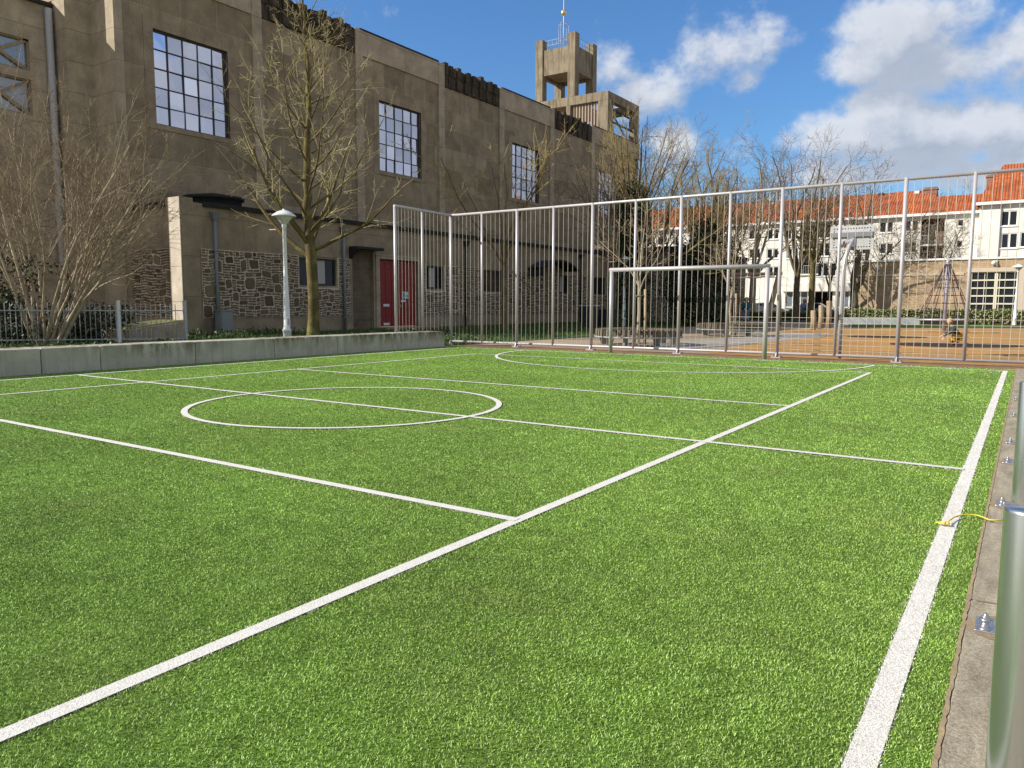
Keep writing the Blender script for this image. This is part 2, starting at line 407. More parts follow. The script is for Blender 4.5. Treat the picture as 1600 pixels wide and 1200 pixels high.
# ================================================================ ground
def sheet(name, pts, z, mat):
    mb = MB(); mb.face([(p[0], p[1], z) for p in pts]); return struct(mb, name, mat)
sheet('ground', [(-400,-400),(400,-400),(400,400),(-400,400)], -.030, M['paving'])
X_LT, X_RT, Y_GL = -13.50, -.301, 17.24
TX0, TX1, TY0, TY1 = -14.19, -.135, -4., 17.78
sheet('lawn', [(-26.2,-12),(-14.7,-12),(-14.7,21.4),(-17.7,21.8),(-26.2,21.8)], -.012, M['lawn'])
sheet('far_lawn', [(-26.2,21.9),(-17.7,21.9),(-14.6,21.5),(-14.2,27.5),(-16.2,40),(-18.2,62),(-26.2,62)], -.014, M['lawn'])
sheet('path', [tuple(gnd(*p)[:2]) for p in ((1040,546),(1150,538.5),(1285,526),(1300,519.5),(1225,521),(1150,527),(1060,533),(1010,538))], -.018, M['path'])
op = [tuple(gnd(*p)[:2]) for p in ((1150,541),(1215,531),(1290,524.5),(1300,520),(1225,518),(1215,514.3),(1300,512.9),(1400,511.8))]
sheet('playground_surface', [(-6.9,18.9)]+op+[(0,51.3),(25,51.3),(25,18.9)], -.022, M['rubber'])
for a, b, y in ((1328,1442,525.5),(1398,1586,538)):
    c0, c1 = gnd(a, y), gnd(b, y); c = (c0+c1)/2; r = np.linalg.norm(c1-c0)/2
    sheet('playground_patch', [(c[0]+r*math.cos(t)*cy - .75*r*math.sin(t)*sy, c[1]+r*math.cos(t)*sy + .75*r*math.sin(t)*cy) for t in np.linspace(0, 2*math.pi, 29)[:-1]], -.012, M['rubberdark'])
sheet('grass_strip', [tuple(gnd(*p)[:2]) for p in ((1330,511.3),(1420,511.2),(1600,512.2))]+[(25,51.6),(25,62.6),(-11.5,62.6)], -.010, M['lawn'])
sheet('edge_strip', [(-14.2,TY1-.02),(3,TY1-.02),(3,18.9),(-14.2,18.9)], -.006, M['timberstrip'])
sheet('street', [(-60,66),(40,66),(40,84),(-60,84)], -.015, M['asphalt'])
sheet('turf', [(TX0,TY0),(TX1,TY0),(TX1,TY1),(TX0,TY1)], 0., M['turf'])

# painted-in white lines of the turf: straight strips and two curves
LW = .075
SEG = [((X_RT,TY0),(X_RT,Y_GL+LW/2),.084), ((X_LT,TY0),(X_LT,Y_GL+LW/2),.08), ((X_LT,Y_GL),(X_RT-.02,Y_GL),.074),
       ((-11.38,-2.1),(-11.38,15.29),.074), ((-2.35,-2.1),(-2.35,15.29),.074), ((-11.38,15.25),(-2.35,15.25),.074),
       ((-11.38,9.57),(-2.35,9.57),.074), ((-11.38,3.53),(-2.35,3.53),.074), ((X_LT,6.58),(X_RT-.03,6.58),.074)]
ARC = [((-6.88,6.57),1.86,.074,0.,2*math.pi), ((-6.9,17.24),4.32,.074,math.pi,2*math.pi)]
def onseg(x, y, jit):
    hit = np.zeros(len(x), bool)
    for (ax, ay), (bx, by), w in SEG:
        if abs(ax-bx) < 1e-6: hit |= (np.abs(x-ax) < w/2+jit) & (y > min(ay,by)) & (y < max(ay,by))
        else: hit |= (np.abs(y-ay) < w/2+jit) & (x > min(ax,bx)) & (x < max(ax,bx))
    for (px, py), r, w, a0, a1 in ARC:
        q = np.abs(np.hypot(x-px, y-py)-r) < w/2+jit
        if a0 > 0: q &= y < py
        hit |= q
    return hit
lm = MB(); zz = .004
for i, ((ax, ay), (bx, by), w) in enumerate(SEG):
    z = zz+.0006*i; w = w-.004
    if abs(ax-bx) < 1e-6: lm.face([(ax-w/2,ay,z),(ax+w/2,ay,z),(ax+w/2,by,z),(ax-w/2,by,z)])
    else: lm.face([(ax,ay-w/2,z),(bx,ay-w/2,z),(bx,ay+w/2,z),(ax,ay+w/2,z)])
for i, ((px, py), r, w, a0, a1) in enumerate(ARC):
    T = np.linspace(a0, a1, 97); z = zz+.006+.0006*i; w = w-.004
    for t0, t1 in zip(T[:-1], T[1:]):
        lm.face([(px+(r-w/2)*math.cos(t0),py+(r-w/2)*math.sin(t0),z),(px+(r+w/2)*math.cos(t0),py+(r+w/2)*math.sin(t0),z),(px+(r+w/2)*math.cos(t1),py+(r+w/2)*math.sin(t1),z),(px+(r-w/2)*math.cos(t1),py+(r-w/2)*math.sin(t1),z)])

def np_obj(name, V, nper, faces, mats, mi=None, parent=None):
    """many small identical islands: V (N*nper,3); faces = index tuples inside one island"""
    N = len(V)//nper; org = np.array(ORG.get(parent.name, (0,0,0)) if parent else (0,0,0))
    me = bpy.data.meshes.new(name); base = (np.arange(N)*nper)[:,None]
    loops = np.concatenate([base+np.array(f)[None,:] for f in faces], 1).ravel()
    sizes = np.tile([len(f) for f in faces], N)
    me.vertices.add(len(V)); me.vertices.foreach_set('co', (V-org).astype(np.float32).ravel())
    me.loops.add(len(loops)); me.loops.foreach_set('vertex_index', loops.astype(np.int32))
    st = np.concatenate([[0], np.cumsum(sizes)[:-1]])
    me.polygons.add(len(sizes)); me.polygons.foreach_set('loop_start', st.astype(np.int32)); me.polygons.foreach_set('loop_total', sizes.astype(np.int32))
    for q in (mats if isinstance(mats, (list, tuple)) else [mats]): me.materials.append(q)
    if mi is not None: me.polygons.foreach_set('material_index', np.repeat(mi, len(faces)).astype(np.int32))
    me.update(calc_edges=True); me.validate()
    o = bpy.data.objects.new(name, me); C.objects.link(o)
    if parent: o.parent = parent; ORG[o.name] = tuple(org)
    return o

# turf fibres: dense near the touchline where single blades read, sparser far out
def blades():
    N0 = 5200000
    d = 1.2*(26/1.2)**rng.random(N0)                  # log-uniform distance
    a = (rng.random(N0)-.5)*math.radians(150)+YAW*0-math.radians(34)
    x = d*np.sin(a); y = d*np.cos(a)
    # wanted density per m2 against the density of this sampling (uniform in angle and log d)
    dens = N0/(math.log(26/1.2)*math.radians(150))/d**2
    fwd = -sy*x + cy*y
    want = 36000*np.minimum(1, (3.2/np.maximum(d, .1))**2.15)
    keep = (rng.random(N0) < want/dens) & (x > TX0) & (x < TX1-.004) & (y > TY0) & (y < TY1) & (fwd > .4)
    return x[keep], y[keep], d[keep]
bx, by, bd = blades()
n = len(bx)
jit = (rng.random(n)-.5)*.015+.002
white = onseg(bx, by, jit)
wd = .0024*np.maximum(1, bd/3.2)**.88*(.7+.6*rng.random(n)); ht = (.004+.006*rng.random(n))*np.where(white, .9, 1.)
an = rng.random(n)*2*math.pi
ln = .003+.008*rng.random(n)
la = rng.random(n)*2*math.pi
lx, ly = np.cos(la)*ln, np.sin(la)*ln
wx, wy = np.cos(an)*wd/2, np.sin(an)*wd/2
Vb = np.zeros((n, 5, 3))
Vb[:,0] = np.stack([bx-wx, by-wy, np.zeros(n)-.001], 1); Vb[:,1] = np.stack([bx+wx, by+wy, np.zeros(n)-.001], 1)
Vb[:,2] = np.stack([bx+wx+lx*.35, by+wy+ly*.35, ht*.62], 1); Vb[:,3] = np.stack([bx-wx+lx*.35, by-wy+ly*.35, ht*.62], 1)
Vb[:,4] = np.stack([bx+lx, by+ly, ht], 1)
g = ~white
tag(np_obj('turf_fibres', Vb[g].reshape(-1,3), 5, [(0,1,2,3),(3,2,4)], M['blade']), 'short green artificial turf fibres covering the pitch', 'artificial grass', kind='stuff')
lineobj = struct(lm, 'pitch_lines', M['line'])
tag(np_obj('line_fibres', Vb[white].reshape(-1,3), 5, [(0,1,2,3),(3,2,4)], M['wblade']), 'white turf fibres of the pitch markings', 'pitch marking', kind='stuff')

# kerb with slab joints along the right touchline
kb = MB(); ys = [-4,-1.6,.2,1.93,3.62,5.45,7.2,9.0,10.8,12.6,14.4,16.2,17.9]
for a, b in zip(ys[:-1], ys[1:]): kb.box(TX1+.006, .75, a+.006, b-.006, -.2, .012)
struct(kb, 'kerb', M['slab'], bevel=.006)
sm_ = MB()
yv = np.arange(-4, 17.9, .03)
e0 = TX1-.004-.006*rng.random(len(yv)); e1 = TX1+.003+.007*rng.random(len(yv))
for i in range(len(yv)-1): sm_.face([(e0[i],yv[i],.012),(e1[i],yv[i],.0136),(e1[i+1],yv[i+1],.0136),(e0[i+1],yv[i+1],.012)])
for y in (3.33,5.5,7.05,8.1,10.1,11.9):
    T = np.linspace(0, 2*math.pi, 25)[:-1]
    sm_.face([(.03+(.155+.012*rng.random())*math.cos(t), y+(.135+.012*rng.random())*math.sin(t), .0142) for t in T])
for y in ys[1:-1]: sm_.face([(TX1+.02,y-.009,.0132),(.7,y-.009,.0132),(.7,y+.009,.0132),(TX1+.02,y+.009,.0132)])
struct(sm_, 'sand_seam', M['sand'])

# ================================================================ low concrete wall
wl = thing('concrete_wall', (-14.2,8,0), 'low grey precast concrete wall with mossy streaks along the left touchline', 'wall')
jy = [-6,-3.9,-1.9,.1,2.2,4.3,6.35,7.38,9.33,11.32,13.24,15.21,17.45]
for a, b in zip(jy[:-1], jy[1:]):
    q = MB(); q.box(-14.88, -14.2, a+.006, b-.006, -.05, .445); q.build('wall_block', M['wallconc'], wl, bevel=.012)

# ================================================================ ball fence
FY, FT, FB = 18.55, 3.94, .10
fx = [-14.87,-13.64,-12.38,-11.15,-9.92,-8.65,-7.40,-6.15,-4.92,-3.63,-2.34,-1.07,.20,1.47,2.74]
fen = thing('ball_fence', (-7,FY,0), 'tall galvanised steel ball stop fence with thin vertical wires behind the goal', 'fence')
def frametube(name, a, b, r, mat=M['steel'], parent=fen, k=10):
    q = MB(); q.tube([a, ((a[0]+b[0])/2,(a[1]+b[1])/2,(a[2]+b[2])/2), b], r, k, 0); return q.build(name, mat, parent)
frametube('top_rail', (-14.86,FY,FT), (2.8,FY,FT), .036); frametube('bottom_rail', (-14.86,FY,FB), (2.8,FY,FB), .032)
fx2 = [-14.82]+fx[1:]
for i, x in enumerate(fx2):
    big = i % 2 == 0
    q = MB(); q.tube([(x,FY-.008,0 if big else FB),(x,FY-.008,2),(x,FY-.008,FT+.03)], .044 if big else .036, 12)
    po = q.build('post', M['steel'], fen)
    if big:
        q = MB(); q.box(x-.11, x+.11, FY-.11, FY+.11, -.01, .015)
        q.hexa([(x-.012,FY-.11,.02),(x+.012,FY-.11,.02),(x+.012,FY-.04,.02),(x-.012,FY-.04,.02)],[(x-.012,FY-.055,.12),(x+.012,FY-.055,.12),(x+.012,FY-.04,.12),(x-.012,FY-.04,.12)])
        for sx_ in (-.08,.08): q.tube([(x+sx_,FY-.08,.015),(x+sx_,FY-.08,.045)], .011, 6); q.tube([(x+sx_,FY+.08,.015),(x+sx_,FY+.08,.045)], .011, 6)
        q.build('base_plate', M['steel'], po)
def panel(p0, p1, z0, z1, n, grid):
    q = MB(); p0 = np.array(p0); p1 = np.array(p1)
    for i in range(1, n):
        p = p0+(p1-p0)*i/n
        q.tube([(p[0],p[1],z0),(p[0],p[1],z1)], .0056, 4, cap=False)
    if grid:
        for z in np.arange(z0+.1, 1.05, .125): q.tube([(p0[0],p0[1],z),(p1[0],p1[1],z)], .0042, 4, cap=False)
    q.build('wire_panel', M['wire'], fen)
for i, (a, b) in enumerate(zip(fx2[:-1], fx2[1:])):
    panel((a,FY+.01), (b,FY+.01), FB, FT, 8 if b-a > .9 else 5, a > -6.5)
sideY = [15.95,17.10,FY]
q = MB(); q.tube([(-14.72,15.91,FT),(-14.74,17.1,FT),(-14.82,FY,FT)], .036, 10); q.build('top_rail', M['steel'], fen)
for y in sideY[:-1]:
    q = MB(); q.tube([(-14.73,y,.44),(-14.73,y,2),(-14.73,y,FT)], .044 if y < 16.5 else .036, 12); q.build('post', M['steel'], fen)
for a, b in zip(sideY[:-1], sideY[1:]): panel((-14.74,a), (-14.76,b), .47, FT, 8, False)

# ================================================================ goal
gl = thing('goal', (-6.93,17.7,0), 'grey steel football goal frame without net in front of the ball fence', 'goal')
for x in (-8.9,-4.97):
    q = MB(); q.tube([(x,17.7,0),(x,17.7,1),(x,17.7,2.09)], .052, 14); q.build('goalpost', M['steel'], gl)
q = MB(); q.tube([(-8.952,17.7,2.12),(-7,17.7,2.12),(-4.918,17.7,2.12)], .052, 14); q.build('crossbar', M['steel'], gl)
for x in (-8.7,-5.17):
    pass

# ================================================================ short posts along the kerb
lab = {2.03:'thick steel post nearest the camera at the right edge, flat topped',
       5.5:'second short steel post on the kerb, with the yellow rope lying at its foot'}
plates = {3.33:'bare bolted steel plate on the kerb just behind the nearest post', 7.05:'bare bolted steel plate on the kerb, nearer one of a close pair', 8.1:'bare bolted steel plate on the kerb, farther one of a close pair',
       10.1:'bare bolted steel plate halfway along the far part of the kerb', 11.9:'farthest bare bolted steel plate at the end of the kerb row'}
PX = .032
def plate_parts(y, root, part):
    q = MB(); q.box(-.098, .17, y-.075, y+.075, .012, .022)
    bp_ = q.build('base_plate', M['bolt'], part or root, bevel=.004); bp_.parent = root
    for sx_ in (-.066,.14):
        for sy_ in (-.05,.05):
            q = MB(); q.lathe([(.020,.022),(.020,.025),(.0135,.025),(.0135,.036),(.009,.037),(.009,.044),(.006,.047),(0,.048)], (sx_,y+sy_,0), 12); q.build('bolt', M['bolt'], bp_)
proto = None
for y, l in lab.items():
    if proto is None:
        proto = root = thing('kerb_post', (PX,y,0.012), l, 'post', 'short steel posts along the kerb')
        q = MB(); q.lathe([(.052,.008),(.052,.760),(.050,.768),(.0,.770)], (PX,y,.012), 28); q.build('post_tube', M['poststeel'], root)
        plate_parts(y, root, None)
    else: r_ = copy_tree(proto); r_.location = (PX,y,.012); r_['label'] = l
pp_ = None
for y, l in plates.items():
    if pp_ is None: pp_ = root = thing('fixing_plate', (PX,y,.012), l, 'steel plate', 'bolted steel plates along the kerb'); plate_parts(y, root, None)
    else: r_ = copy_tree(pp_); r_.location = (PX,y,.012); r_['label'] = l
for y in (2.03, *plates, 5.5): pass
# flange bolted to the nearest post
q = MB(); N_ = 10
pr = [(.075,.0),(.075,.56)]+[(.0445+.03*math.cos(t),.56+.075*math.sin(t)) for t in np.linspace(0, math.pi/2, N_)]
fl = []
for r_, z in pr: fl.append((PX+r_*.83, 2.03-r_*.56, .012+z))
fl += [(PX+.0445*.83, 2.03-.0445*.56, .012+.635), (PX+.0445*.83, 2.03-.0445*.56, .012)]
nrm = np.array([-.56,-.83,0])*.008
q.face([tuple(np.array(p)+nrm) for p in fl]); q.face([tuple(np.array(p)-nrm) for p in fl][::-1])
for i in range(len(fl)):
    j = (i+1) % len(fl); q.face([tuple(np.array(fl[i])-nrm), tuple(np.array(fl[j])-nrm), tuple(np.array(fl[j])+nrm), tuple(np.array(fl[i])+nrm)])
q.build('flange', M['poststeel'], proto)

# yellow rope
rp = MB(); pts = []
RPX = [(1479,818),(1484,812.5),(1492,807.5),(1501,804.8),(1511,804),(1521,804.3),(1530,805.8),(1538,809),(1546,812.3),(1556,812.8),(1574,812)]
for i, p in enumerate(RPX): pts.append(gnd(*p, .022 if i < 8 else .03))
rp.tube(pts, .0042, 8)
e = np.array(pts[0])
for i in range(5): rp.ball(e+np.array([rng.normal()*.008, rng.normal()*.012, .002*i-.004]), .009, 0, 7, (1.3,1,.8))
for i in range(14):
    aa = 2.75+random.random()*1.0; L = .02+.045*random.random(); d_ = np.array([math.cos(aa), math.sin(aa), 0])
    rp.tube([e, e+d_*L*.5+np.array([0,0,.006*random.random()]), e+d_*L+np.array([0,0,-.006])], .0028, 4)
tag(rp.build('rope', M['rope']), 'frayed yellow rope lying over the white touchline', 'rope')

# ================================================================ church
XM, XA, ZP = -29.86, -26.0, 15.5
ch = thing('church', (-28,40,0), 'brown concrete church with big gridded windows, rubble stone annex and square bell tower', 'church')
wy_ = [20.0, 32.9, 45.8, 58.45]; WZ0, WZ1, WH = 8.5, 12.24, 1.73
pil = [16.85, 23.28, 29.68, 36.45, 42.75, 49.22, 55.6, 64.3]
q = MB(); holed(q, 'X', XM, 16.98, 64.3, 0, 14.2, [(y-WH, y+WH, WZ0, WZ1) for y in wy_], .32)
q.face([(XM,64.3,0),(XM-14,64.3,0),(XM-14,64.3,ZP-.1),(XM,64.3,ZP-.1)]); q.face([(XM-.02,16.98,ZP-.1),(XM-.02,64.3,ZP-.1),(XM-14,64.3,ZP-.1),(XM-14,16.98,ZP-.1)])
nave = q.build('nave_wall', M['facade'], ch)
q = MB(); q.box(XM-.33, XM-.325, 17, 64.2, 7, 13.5); q.build('window_backing', M['dark'], ch)
for i, y in enumerate(pil[1:-1]):
    q = MB(); q.box(XM-.1, XM+.10, y-.27, y+.27, 4.9, ZP-.02); q.build('pilaster', M['pier'], ch, bevel=.015)
for i, (a, b) in enumerate(zip(pil[:-1], pil[1:])):
    a2, b2 = a+(.27 if i else .13), b-.27 if i < 6 else b
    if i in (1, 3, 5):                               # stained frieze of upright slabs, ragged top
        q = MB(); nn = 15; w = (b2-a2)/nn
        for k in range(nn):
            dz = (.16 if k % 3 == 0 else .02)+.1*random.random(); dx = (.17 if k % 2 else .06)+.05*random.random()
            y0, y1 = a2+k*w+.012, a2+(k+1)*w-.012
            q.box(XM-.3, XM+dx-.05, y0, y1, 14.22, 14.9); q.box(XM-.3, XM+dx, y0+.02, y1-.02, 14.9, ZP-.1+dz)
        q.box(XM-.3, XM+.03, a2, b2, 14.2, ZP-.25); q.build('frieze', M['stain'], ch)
    else:
        q = MB(); q.box(XM-.3, XM+.075, a2, b2, 14.2, ZP-.03); q.build('parapet', M['pier'], ch, bevel=.012)
        q = MB(); q.box(XM-.9, XM+.02, a2-.1, b2+.1, ZP-.028, ZP+.1); q.build('roof_edge', M['bitumen'], ch)
def winframe(y0, y1, z0, z1, X, nc, nr, fr, gl_, parent, bw=.042, tilt=.03):
    f = MB(); f.box(X-.06, X+.03, y0-.0, y0+.06, z0, z1); f.box(X-.06, X+.03, y1-.12, y1, z0, z1); f.box(X-.058, X+.028, y0+.06, y1-.12, z0, z0+.06); f.box(X-.058, X+.028, y0+.06, y1-.12, z1-.07, z1)
    for i in range(1, nc): y = y0+(y1-y0)*i/nc; f.box(X-.05, X+.02, y-bw/2, y+bw/2, z0+.06, z1-.07)
    for j in range(1, nr): z = z0+(z1-z0)*j/nr; f.box(X-.045, X+.015, y0+.06, y1-.12, z-bw/2, z+bw/2)
    fo = f.build('window', fr, parent)
    g_ = MB()
    for i in range(nc):
        for j in range(nr):
            a, b = y0+(y1-y0)*i/nc, y0+(y1-y0)*(i+1)/nc; c, d = z0+(z1-z0)*j/nr, z0+(z1-z0)*(j+1)/nr
            t1, t2 = (random.random()-.5)*tilt, (random.random()-.5)*tilt
            g_.face([(X-.02-t1,a,c),(X-.02+t1,b,c),(X-.02+t1+t2,b,d),(X-.02-t1+t2,a,d)])
    g_.build('glass', gl_, fo); return fo
for y in wy_:
    winframe(y-WH, y+WH, WZ0, WZ1, XM-.14, 5, 5, M['frame'], M['churchglass'], ch)
    q = MB(); e = .42                                 # smooth concrete surround
    q.box(XM-.05, XM+.025, y-WH-e, y-WH, WZ0-.2, WZ1+.42); q.box(XM-.05, XM+.025, y+WH, y+WH+e, WZ0-.2, WZ1+.42); q.box(XM-.05, XM+.024, y-WH, y+WH, WZ1, WZ1+.42); q.box(XM-.05, XM+.05, y-WH, y+WH, WZ0-.2, WZ0)
    q.build('window_surround', M['annex'], ch)
# west end: two buttress steps and the lower wall with the crossed windows
BT = 15.6; P1, Y1, XW = -31.46, 15.66, -32.39
q = MB()
q.face([(P1,16.65,0),(XM+.06,16.65,0),(XM+.06,16.65,BT),(P1,16.65,BT)]); q.face([(XM+.06,16.65,0),(XM+.06,17.0,0),(XM+.06,17.0,BT),(XM+.06,16.65,BT)])
q.face([(P1,Y1,0),(P1,16.65,0),(P1,16.65,BT),(P1,Y1,BT)]); q.face([(XW,Y1,0),(P1,Y1,0),(P1,Y1,BT),(XW,Y1,BT)])
q.face([(XW-9,Y1,13),(XW,Y1,13),(XW,Y1,BT),(XW-9,Y1,BT)]); q.face([(XM+.06,17,ZP-.2),(XM+.06,17,BT),(XM-14,17,BT),(XM-14,17,ZP-.2)][::-1]); q.face([(XM+.06,16.65,BT),(XM+.06,17,BT),(P1,17,BT),(P1,16.65,BT)])
q.face([(P1,Y1,BT),(P1,17,BT),(XW-9,17,BT),(XW-9,Y1,BT)])
q.build('buttress', M['pier'], ch)
holesW = [(12.6,14.74,8.45,9.78),(12.6,14.74,10.1,11.28)]
WE = 11.5; q = MB(); holed(q, 'X', XW, WE, Y1, 0, 12.72, holesW, .25); q.face([(XW-9,WE,12.72),(XW,WE,12.72),(XW,Y1,12.72),(XW-9,Y1,12.72)]); q.face([(XW-9,WE,0),(XW,WE,0),(XW,WE,12.72),(XW-9,WE,12.72)])
q.build('transept_wall', M['pier'], ch)
q = MB(); q.box(XW-1, XW+.12, WE-.1, Y1-.02, 12.72, 12.86); q.build('roof_edge', M['bitumen'], ch)
for b0, b1, c0, c1 in holesW:
    f = MB(); X = XW-.12
    f.bar((X,b0,c0), (X,b1,c1), .1, .12); f.bar((X+.003,b0,c1), (X+.003,b1,c0), .1, .12)
    f.box(X-.05, X+.05, b0, b1, c0, c0+.06); f.box(X-.05, X+.05, b0, b1, c1-.06, c1); f.box(X-.05, X+.05, b0, b0+.06, c0+.06, c1-.06); f.box(X-.05, X+.05, b1-.06, b1, c0+.06, c1-.06)
    fo = f.build('crossed_window', M['annex'], ch); g_ = MB(); g_.face([(X-.06,b0,c0),(X-.06,b1,c0),(X-.06,b1,c1),(X-.06,b0,c1)]); g_.build('glass', M['bluglass'], fo)
q = MB(); q.tube([(XW+.14,Y1-.22,0),(XW+.14,Y1-.22,6),(XW+.14,Y1-.22,12.6)], .13, 10); q.build('downpipe', plain('pale_downpipe', (.42,.41,.39), .5), ch)
# annex
AY0, AY1, AZ = 16.70, 62., 4.98
ah = [(22.15,24.25,2.03,3.22),(27.0,29.78,0.12,3.4),(30.45,31.85,2.03,3.22),(35.5,37.3,1.98,3.2),(43.9,45.2,1.98,3.2),(48.9,50.7,1.98,3.2),(25.25,26.62,.0,3.72)]
q = MB(); holed(q, 'X', XA, AY0, AY1, 0, AZ, ah, .22)
q.face([(XM,AY0,0),(XA,AY0,0),(XA,AY0,AZ),(XM,AY0,AZ)])
q.build('annex_wall', M['annex'], ch)
q = MB(); q.box(XM-.0, XA+.12, AY0+.9, 52, AZ-.12, AZ+.06); q.box(XM, XA-.02, AY0+.012, AY0+.9, AZ, AZ+.05); q.box(XM, XA-.96, AY0-.1, AY0-.012, AZ-.16, AZ+.04); q.build('annex_roof', M['bitumen'], ch)
q = MB(); q.box(XA-.93, XA+.012, AY0-.012, AY0+.5, AZ-.9, AZ+.16)
q.build('corner_pier', M['annex'], ch)
q = MB(); q.box(XA-.72, XA-.004, AY0-.05, AY0-.014, .0, AZ+.16); q.build('corner_pier', block_concrete('sunlit_pier', (.52,.455,.36), (.47,.41,.32), (.3,.25,.18), 40., 1.3, .008, .25), ch)  # thin strip paler than the wall: sunlight on the pier put into its colour
# stone fields (real openings left around windows): coursed rubble, every stone standing proud of the mortar
def rubble_field(mb, put, a0, a1, z0, z1, holes, m=1):
    g = np.random.default_rng(int(a0*100) % 9973); c = .10
    nx, nz = int((a1-a0)/c), int((z1-z0)/c); cx, cz = (a1-a0)/nx, (z1-z0)/nz
    used = np.zeros((nx, nz), bool)
    for b0, b1, d0, d1 in holes:
        used[max(0,int(math.floor((b0-a0)/cx))):max(0,int(math.ceil((b1-a0)/cx))), max(0,int(math.floor((d0-z0)/cz))):max(0,int(math.ceil((d1-z0)/cz)))] = True
    def stone(i, j, w, h):
        if i+w > nx or j+h > nz or used[i:i+w, j:j+h].any(): return False
        used[i:i+w, j:j+h] = True
        x0, x1, y0, y1 = a0+i*cx, a0+(i+w)*cx, z0+j*cz, z0+(j+h)*cz; e = .013+.008*g.random(); x0 += e; x1 -= e; y0 += e; y1 -= e
        W, Hh = x1-x0, y1-y0; k = min(W, Hh)*.28; q = lambda: k*(.2+.9*g.random()); sh = (g.random()-.5)*k*1.2
        P = [(x0+q(),y0),(x1-q(),y0+.3*q()),(x1,y0+q()),(x1-.3*q(),y1-q()),(x1-q()+sh*.3,y1),(x0+q(),y1-.3*q()),(x0,y1-q()),(x0+.3*q(),y0+q())]
        wv = lambda x, y: (x+.018*math.sin(5.1*y+2.3*x), y+(.026*math.sin(3.7*x+1.3*y)+.016*math.sin(9.1*x))*min(1, (y-z0)*6, (z1-y)*6)); P = [wv(*p) for p in P]
        d = .018+.022*g.random(); mx_, my_ = (x0+x1)/2, (y0+y1)/2
        back = [put(x, y, -.005) for x, y in P]; fr = [put(mx_+(x-mx_)*.9, my_+(y-my_)*.88, d) for x, y in P]
        n = len(mb.v); mb.v.extend(back+fr); mb.f.append(tuple(n+8+t for t in range(8))); mb.m.append(m); mb.sm.append(False)
        for t in range(8): u = (t+1) % 8; mb.f.append((n+t, n+u, n+8+u, n+8+t)); mb.m.append(m); mb.sm.append(False)
        return True
    for _ in range(int(nx*nz*.022)): stone(g.integers(0,nx), g.integers(0,nz), g.integers(3,6), g.integers(3,6))
    for _ in range(int(nx*nz*.13)): stone(g.integers(0,nx), g.integers(0,nz), g.integers(2,5), 2)
    for j in range(nz):
        i = 0
        while i < nx:
            if used[i, j]: i += 1; continue
            w = int(g.integers(2,5))
            while w > 1 and not stone(i, j, w, 1): w -= 1
            if w == 1: stone(i, j, 1, 1)
            i += w
def stonemat():
    m, n, b, pos = newmat('rubble_stones', .9, 0, .15)
    st = n('ShaderNodeValToRGB', {0: n('ShaderNodeNewGeometry').outputs['Random Per Island']}); e = st.color_ramp.elements
    e[0].color = (.085,.06,.038,1); e[1].color = (.25,.20,.13,1)
    for p_, c_ in ((.2,(.17,.125,.075,1)),(.4,(.12,.10,.075,1)),(.6,(.20,.145,.085,1)),(.8,(.13,.085,.055,1))): e.new(p_).color = c_
    k = n.ramp(n.noise(pos, 18., 4, .65), .3, .7, .7, 1.3)
    setc(m, b, n.mix(1., st.outputs[0], n('ShaderNodeCombineColor', {0: k, 1: k, 2: k}).outputs[0], 'MULTIPLY')); bump(m, n, b, n.noise(pos, 40., 4, .7), .006); return m
M['stones'] = stonemat(); M['mortar'] = mottled('stone_mortar', (.62,.55,.43), (.50,.43,.33), 4., .95, .006, 50.)
for a, b, hs in ((17.45,25.08,[(22.1,24.3,1.95,3.3)]),(30.05,34.6,[(30.4,31.9,1.95,3.28)]),(34.7,39.4,[(35.45,37.35,1.92,3.28)]),(39.5,47.9,[(43.85,45.25,1.9,3.28)]),(48.0,52.0,[(48.85,50.75,1.9,3.28)])):
    q = MB(); holed(q, 'X', XA+.03, a, b, .69, 3.29, hs, .04)
    for z in (.69, 3.29): q.face([(XA,a,z),(XA+.03,a,z),(XA+.03,b,z),(XA,b,z)])
    rubble_field(q, lambda x, z, d: (XA+.03+d, x, z), a, b, .69, 3.29, hs)
    q.build('rubble_panel', [M['mortar'], M['stones']], ch)
q = MB(); holed(q, 'Y', AY0-.03, -29.4, -26.75, .69, 3.29, [], .04, out=-1); rubble_field(q, lambda x, z, d: (-x, AY0-.03-d, z), 26.75, 29.4, .69, 3.29, []); q.build('rubble_panel', [M['mortar'], M['stones']], ch)
for j, (a, b, c, d) in enumerate(ah):
    if j in (1, 6): continue
    f = MB(); X = XA-.12
    f.box(X-.04, X+.04, a, b, c, c+.07); f.box(X-.04, X+.04, a, b, d-.07, d); f.box(X-.04, X+.04, a, a+.07, c+.07, d-.07); f.box(X-.04, X+.04, b-.07, b, c+.07, d-.07); f.box(X-.035, X+.035, b-.55, b-.49, c+.07, d-.07)
    fo = f.build('annex_window', M['frame'], ch)
    g_ = MB(); g_.face([(X-.01,a,c),(X-.01,b,c),(X-.01,b,d),(X-.01,a,d)]); g_.build('glass', M['darkglass'], fo)
    if j in (0, 2, 4):
        k_ = MB(); e0, e1 = (a+.75, b-.55) if j == 0 else (a+.35, b-.6)
        nn = 12
        for i in range(nn): k_.face([(X+.004+.004*math.sin(i*2.1),e0+(e1-e0)*i/nn,c+.1),(X+.004+.004*math.sin((i+1)*2.1),e0+(e1-e0)*(i+1)/nn,c+.1),(X+.004+.004*math.sin((i+1)*2.1),e0+(e1-e0)*(i+1)/nn,d-.08),(X+.004+.004*math.sin(i*2.1),e0+(e1-e0)*i/nn,d-.08)])
        k_.build('curtain', M['curtain'], fo)
q = MB(); q.box(XA-.25, XA-.15, 25.25, 26.62, 0, 3.72); q.build('brick_infill', M['brownblock'], ch)
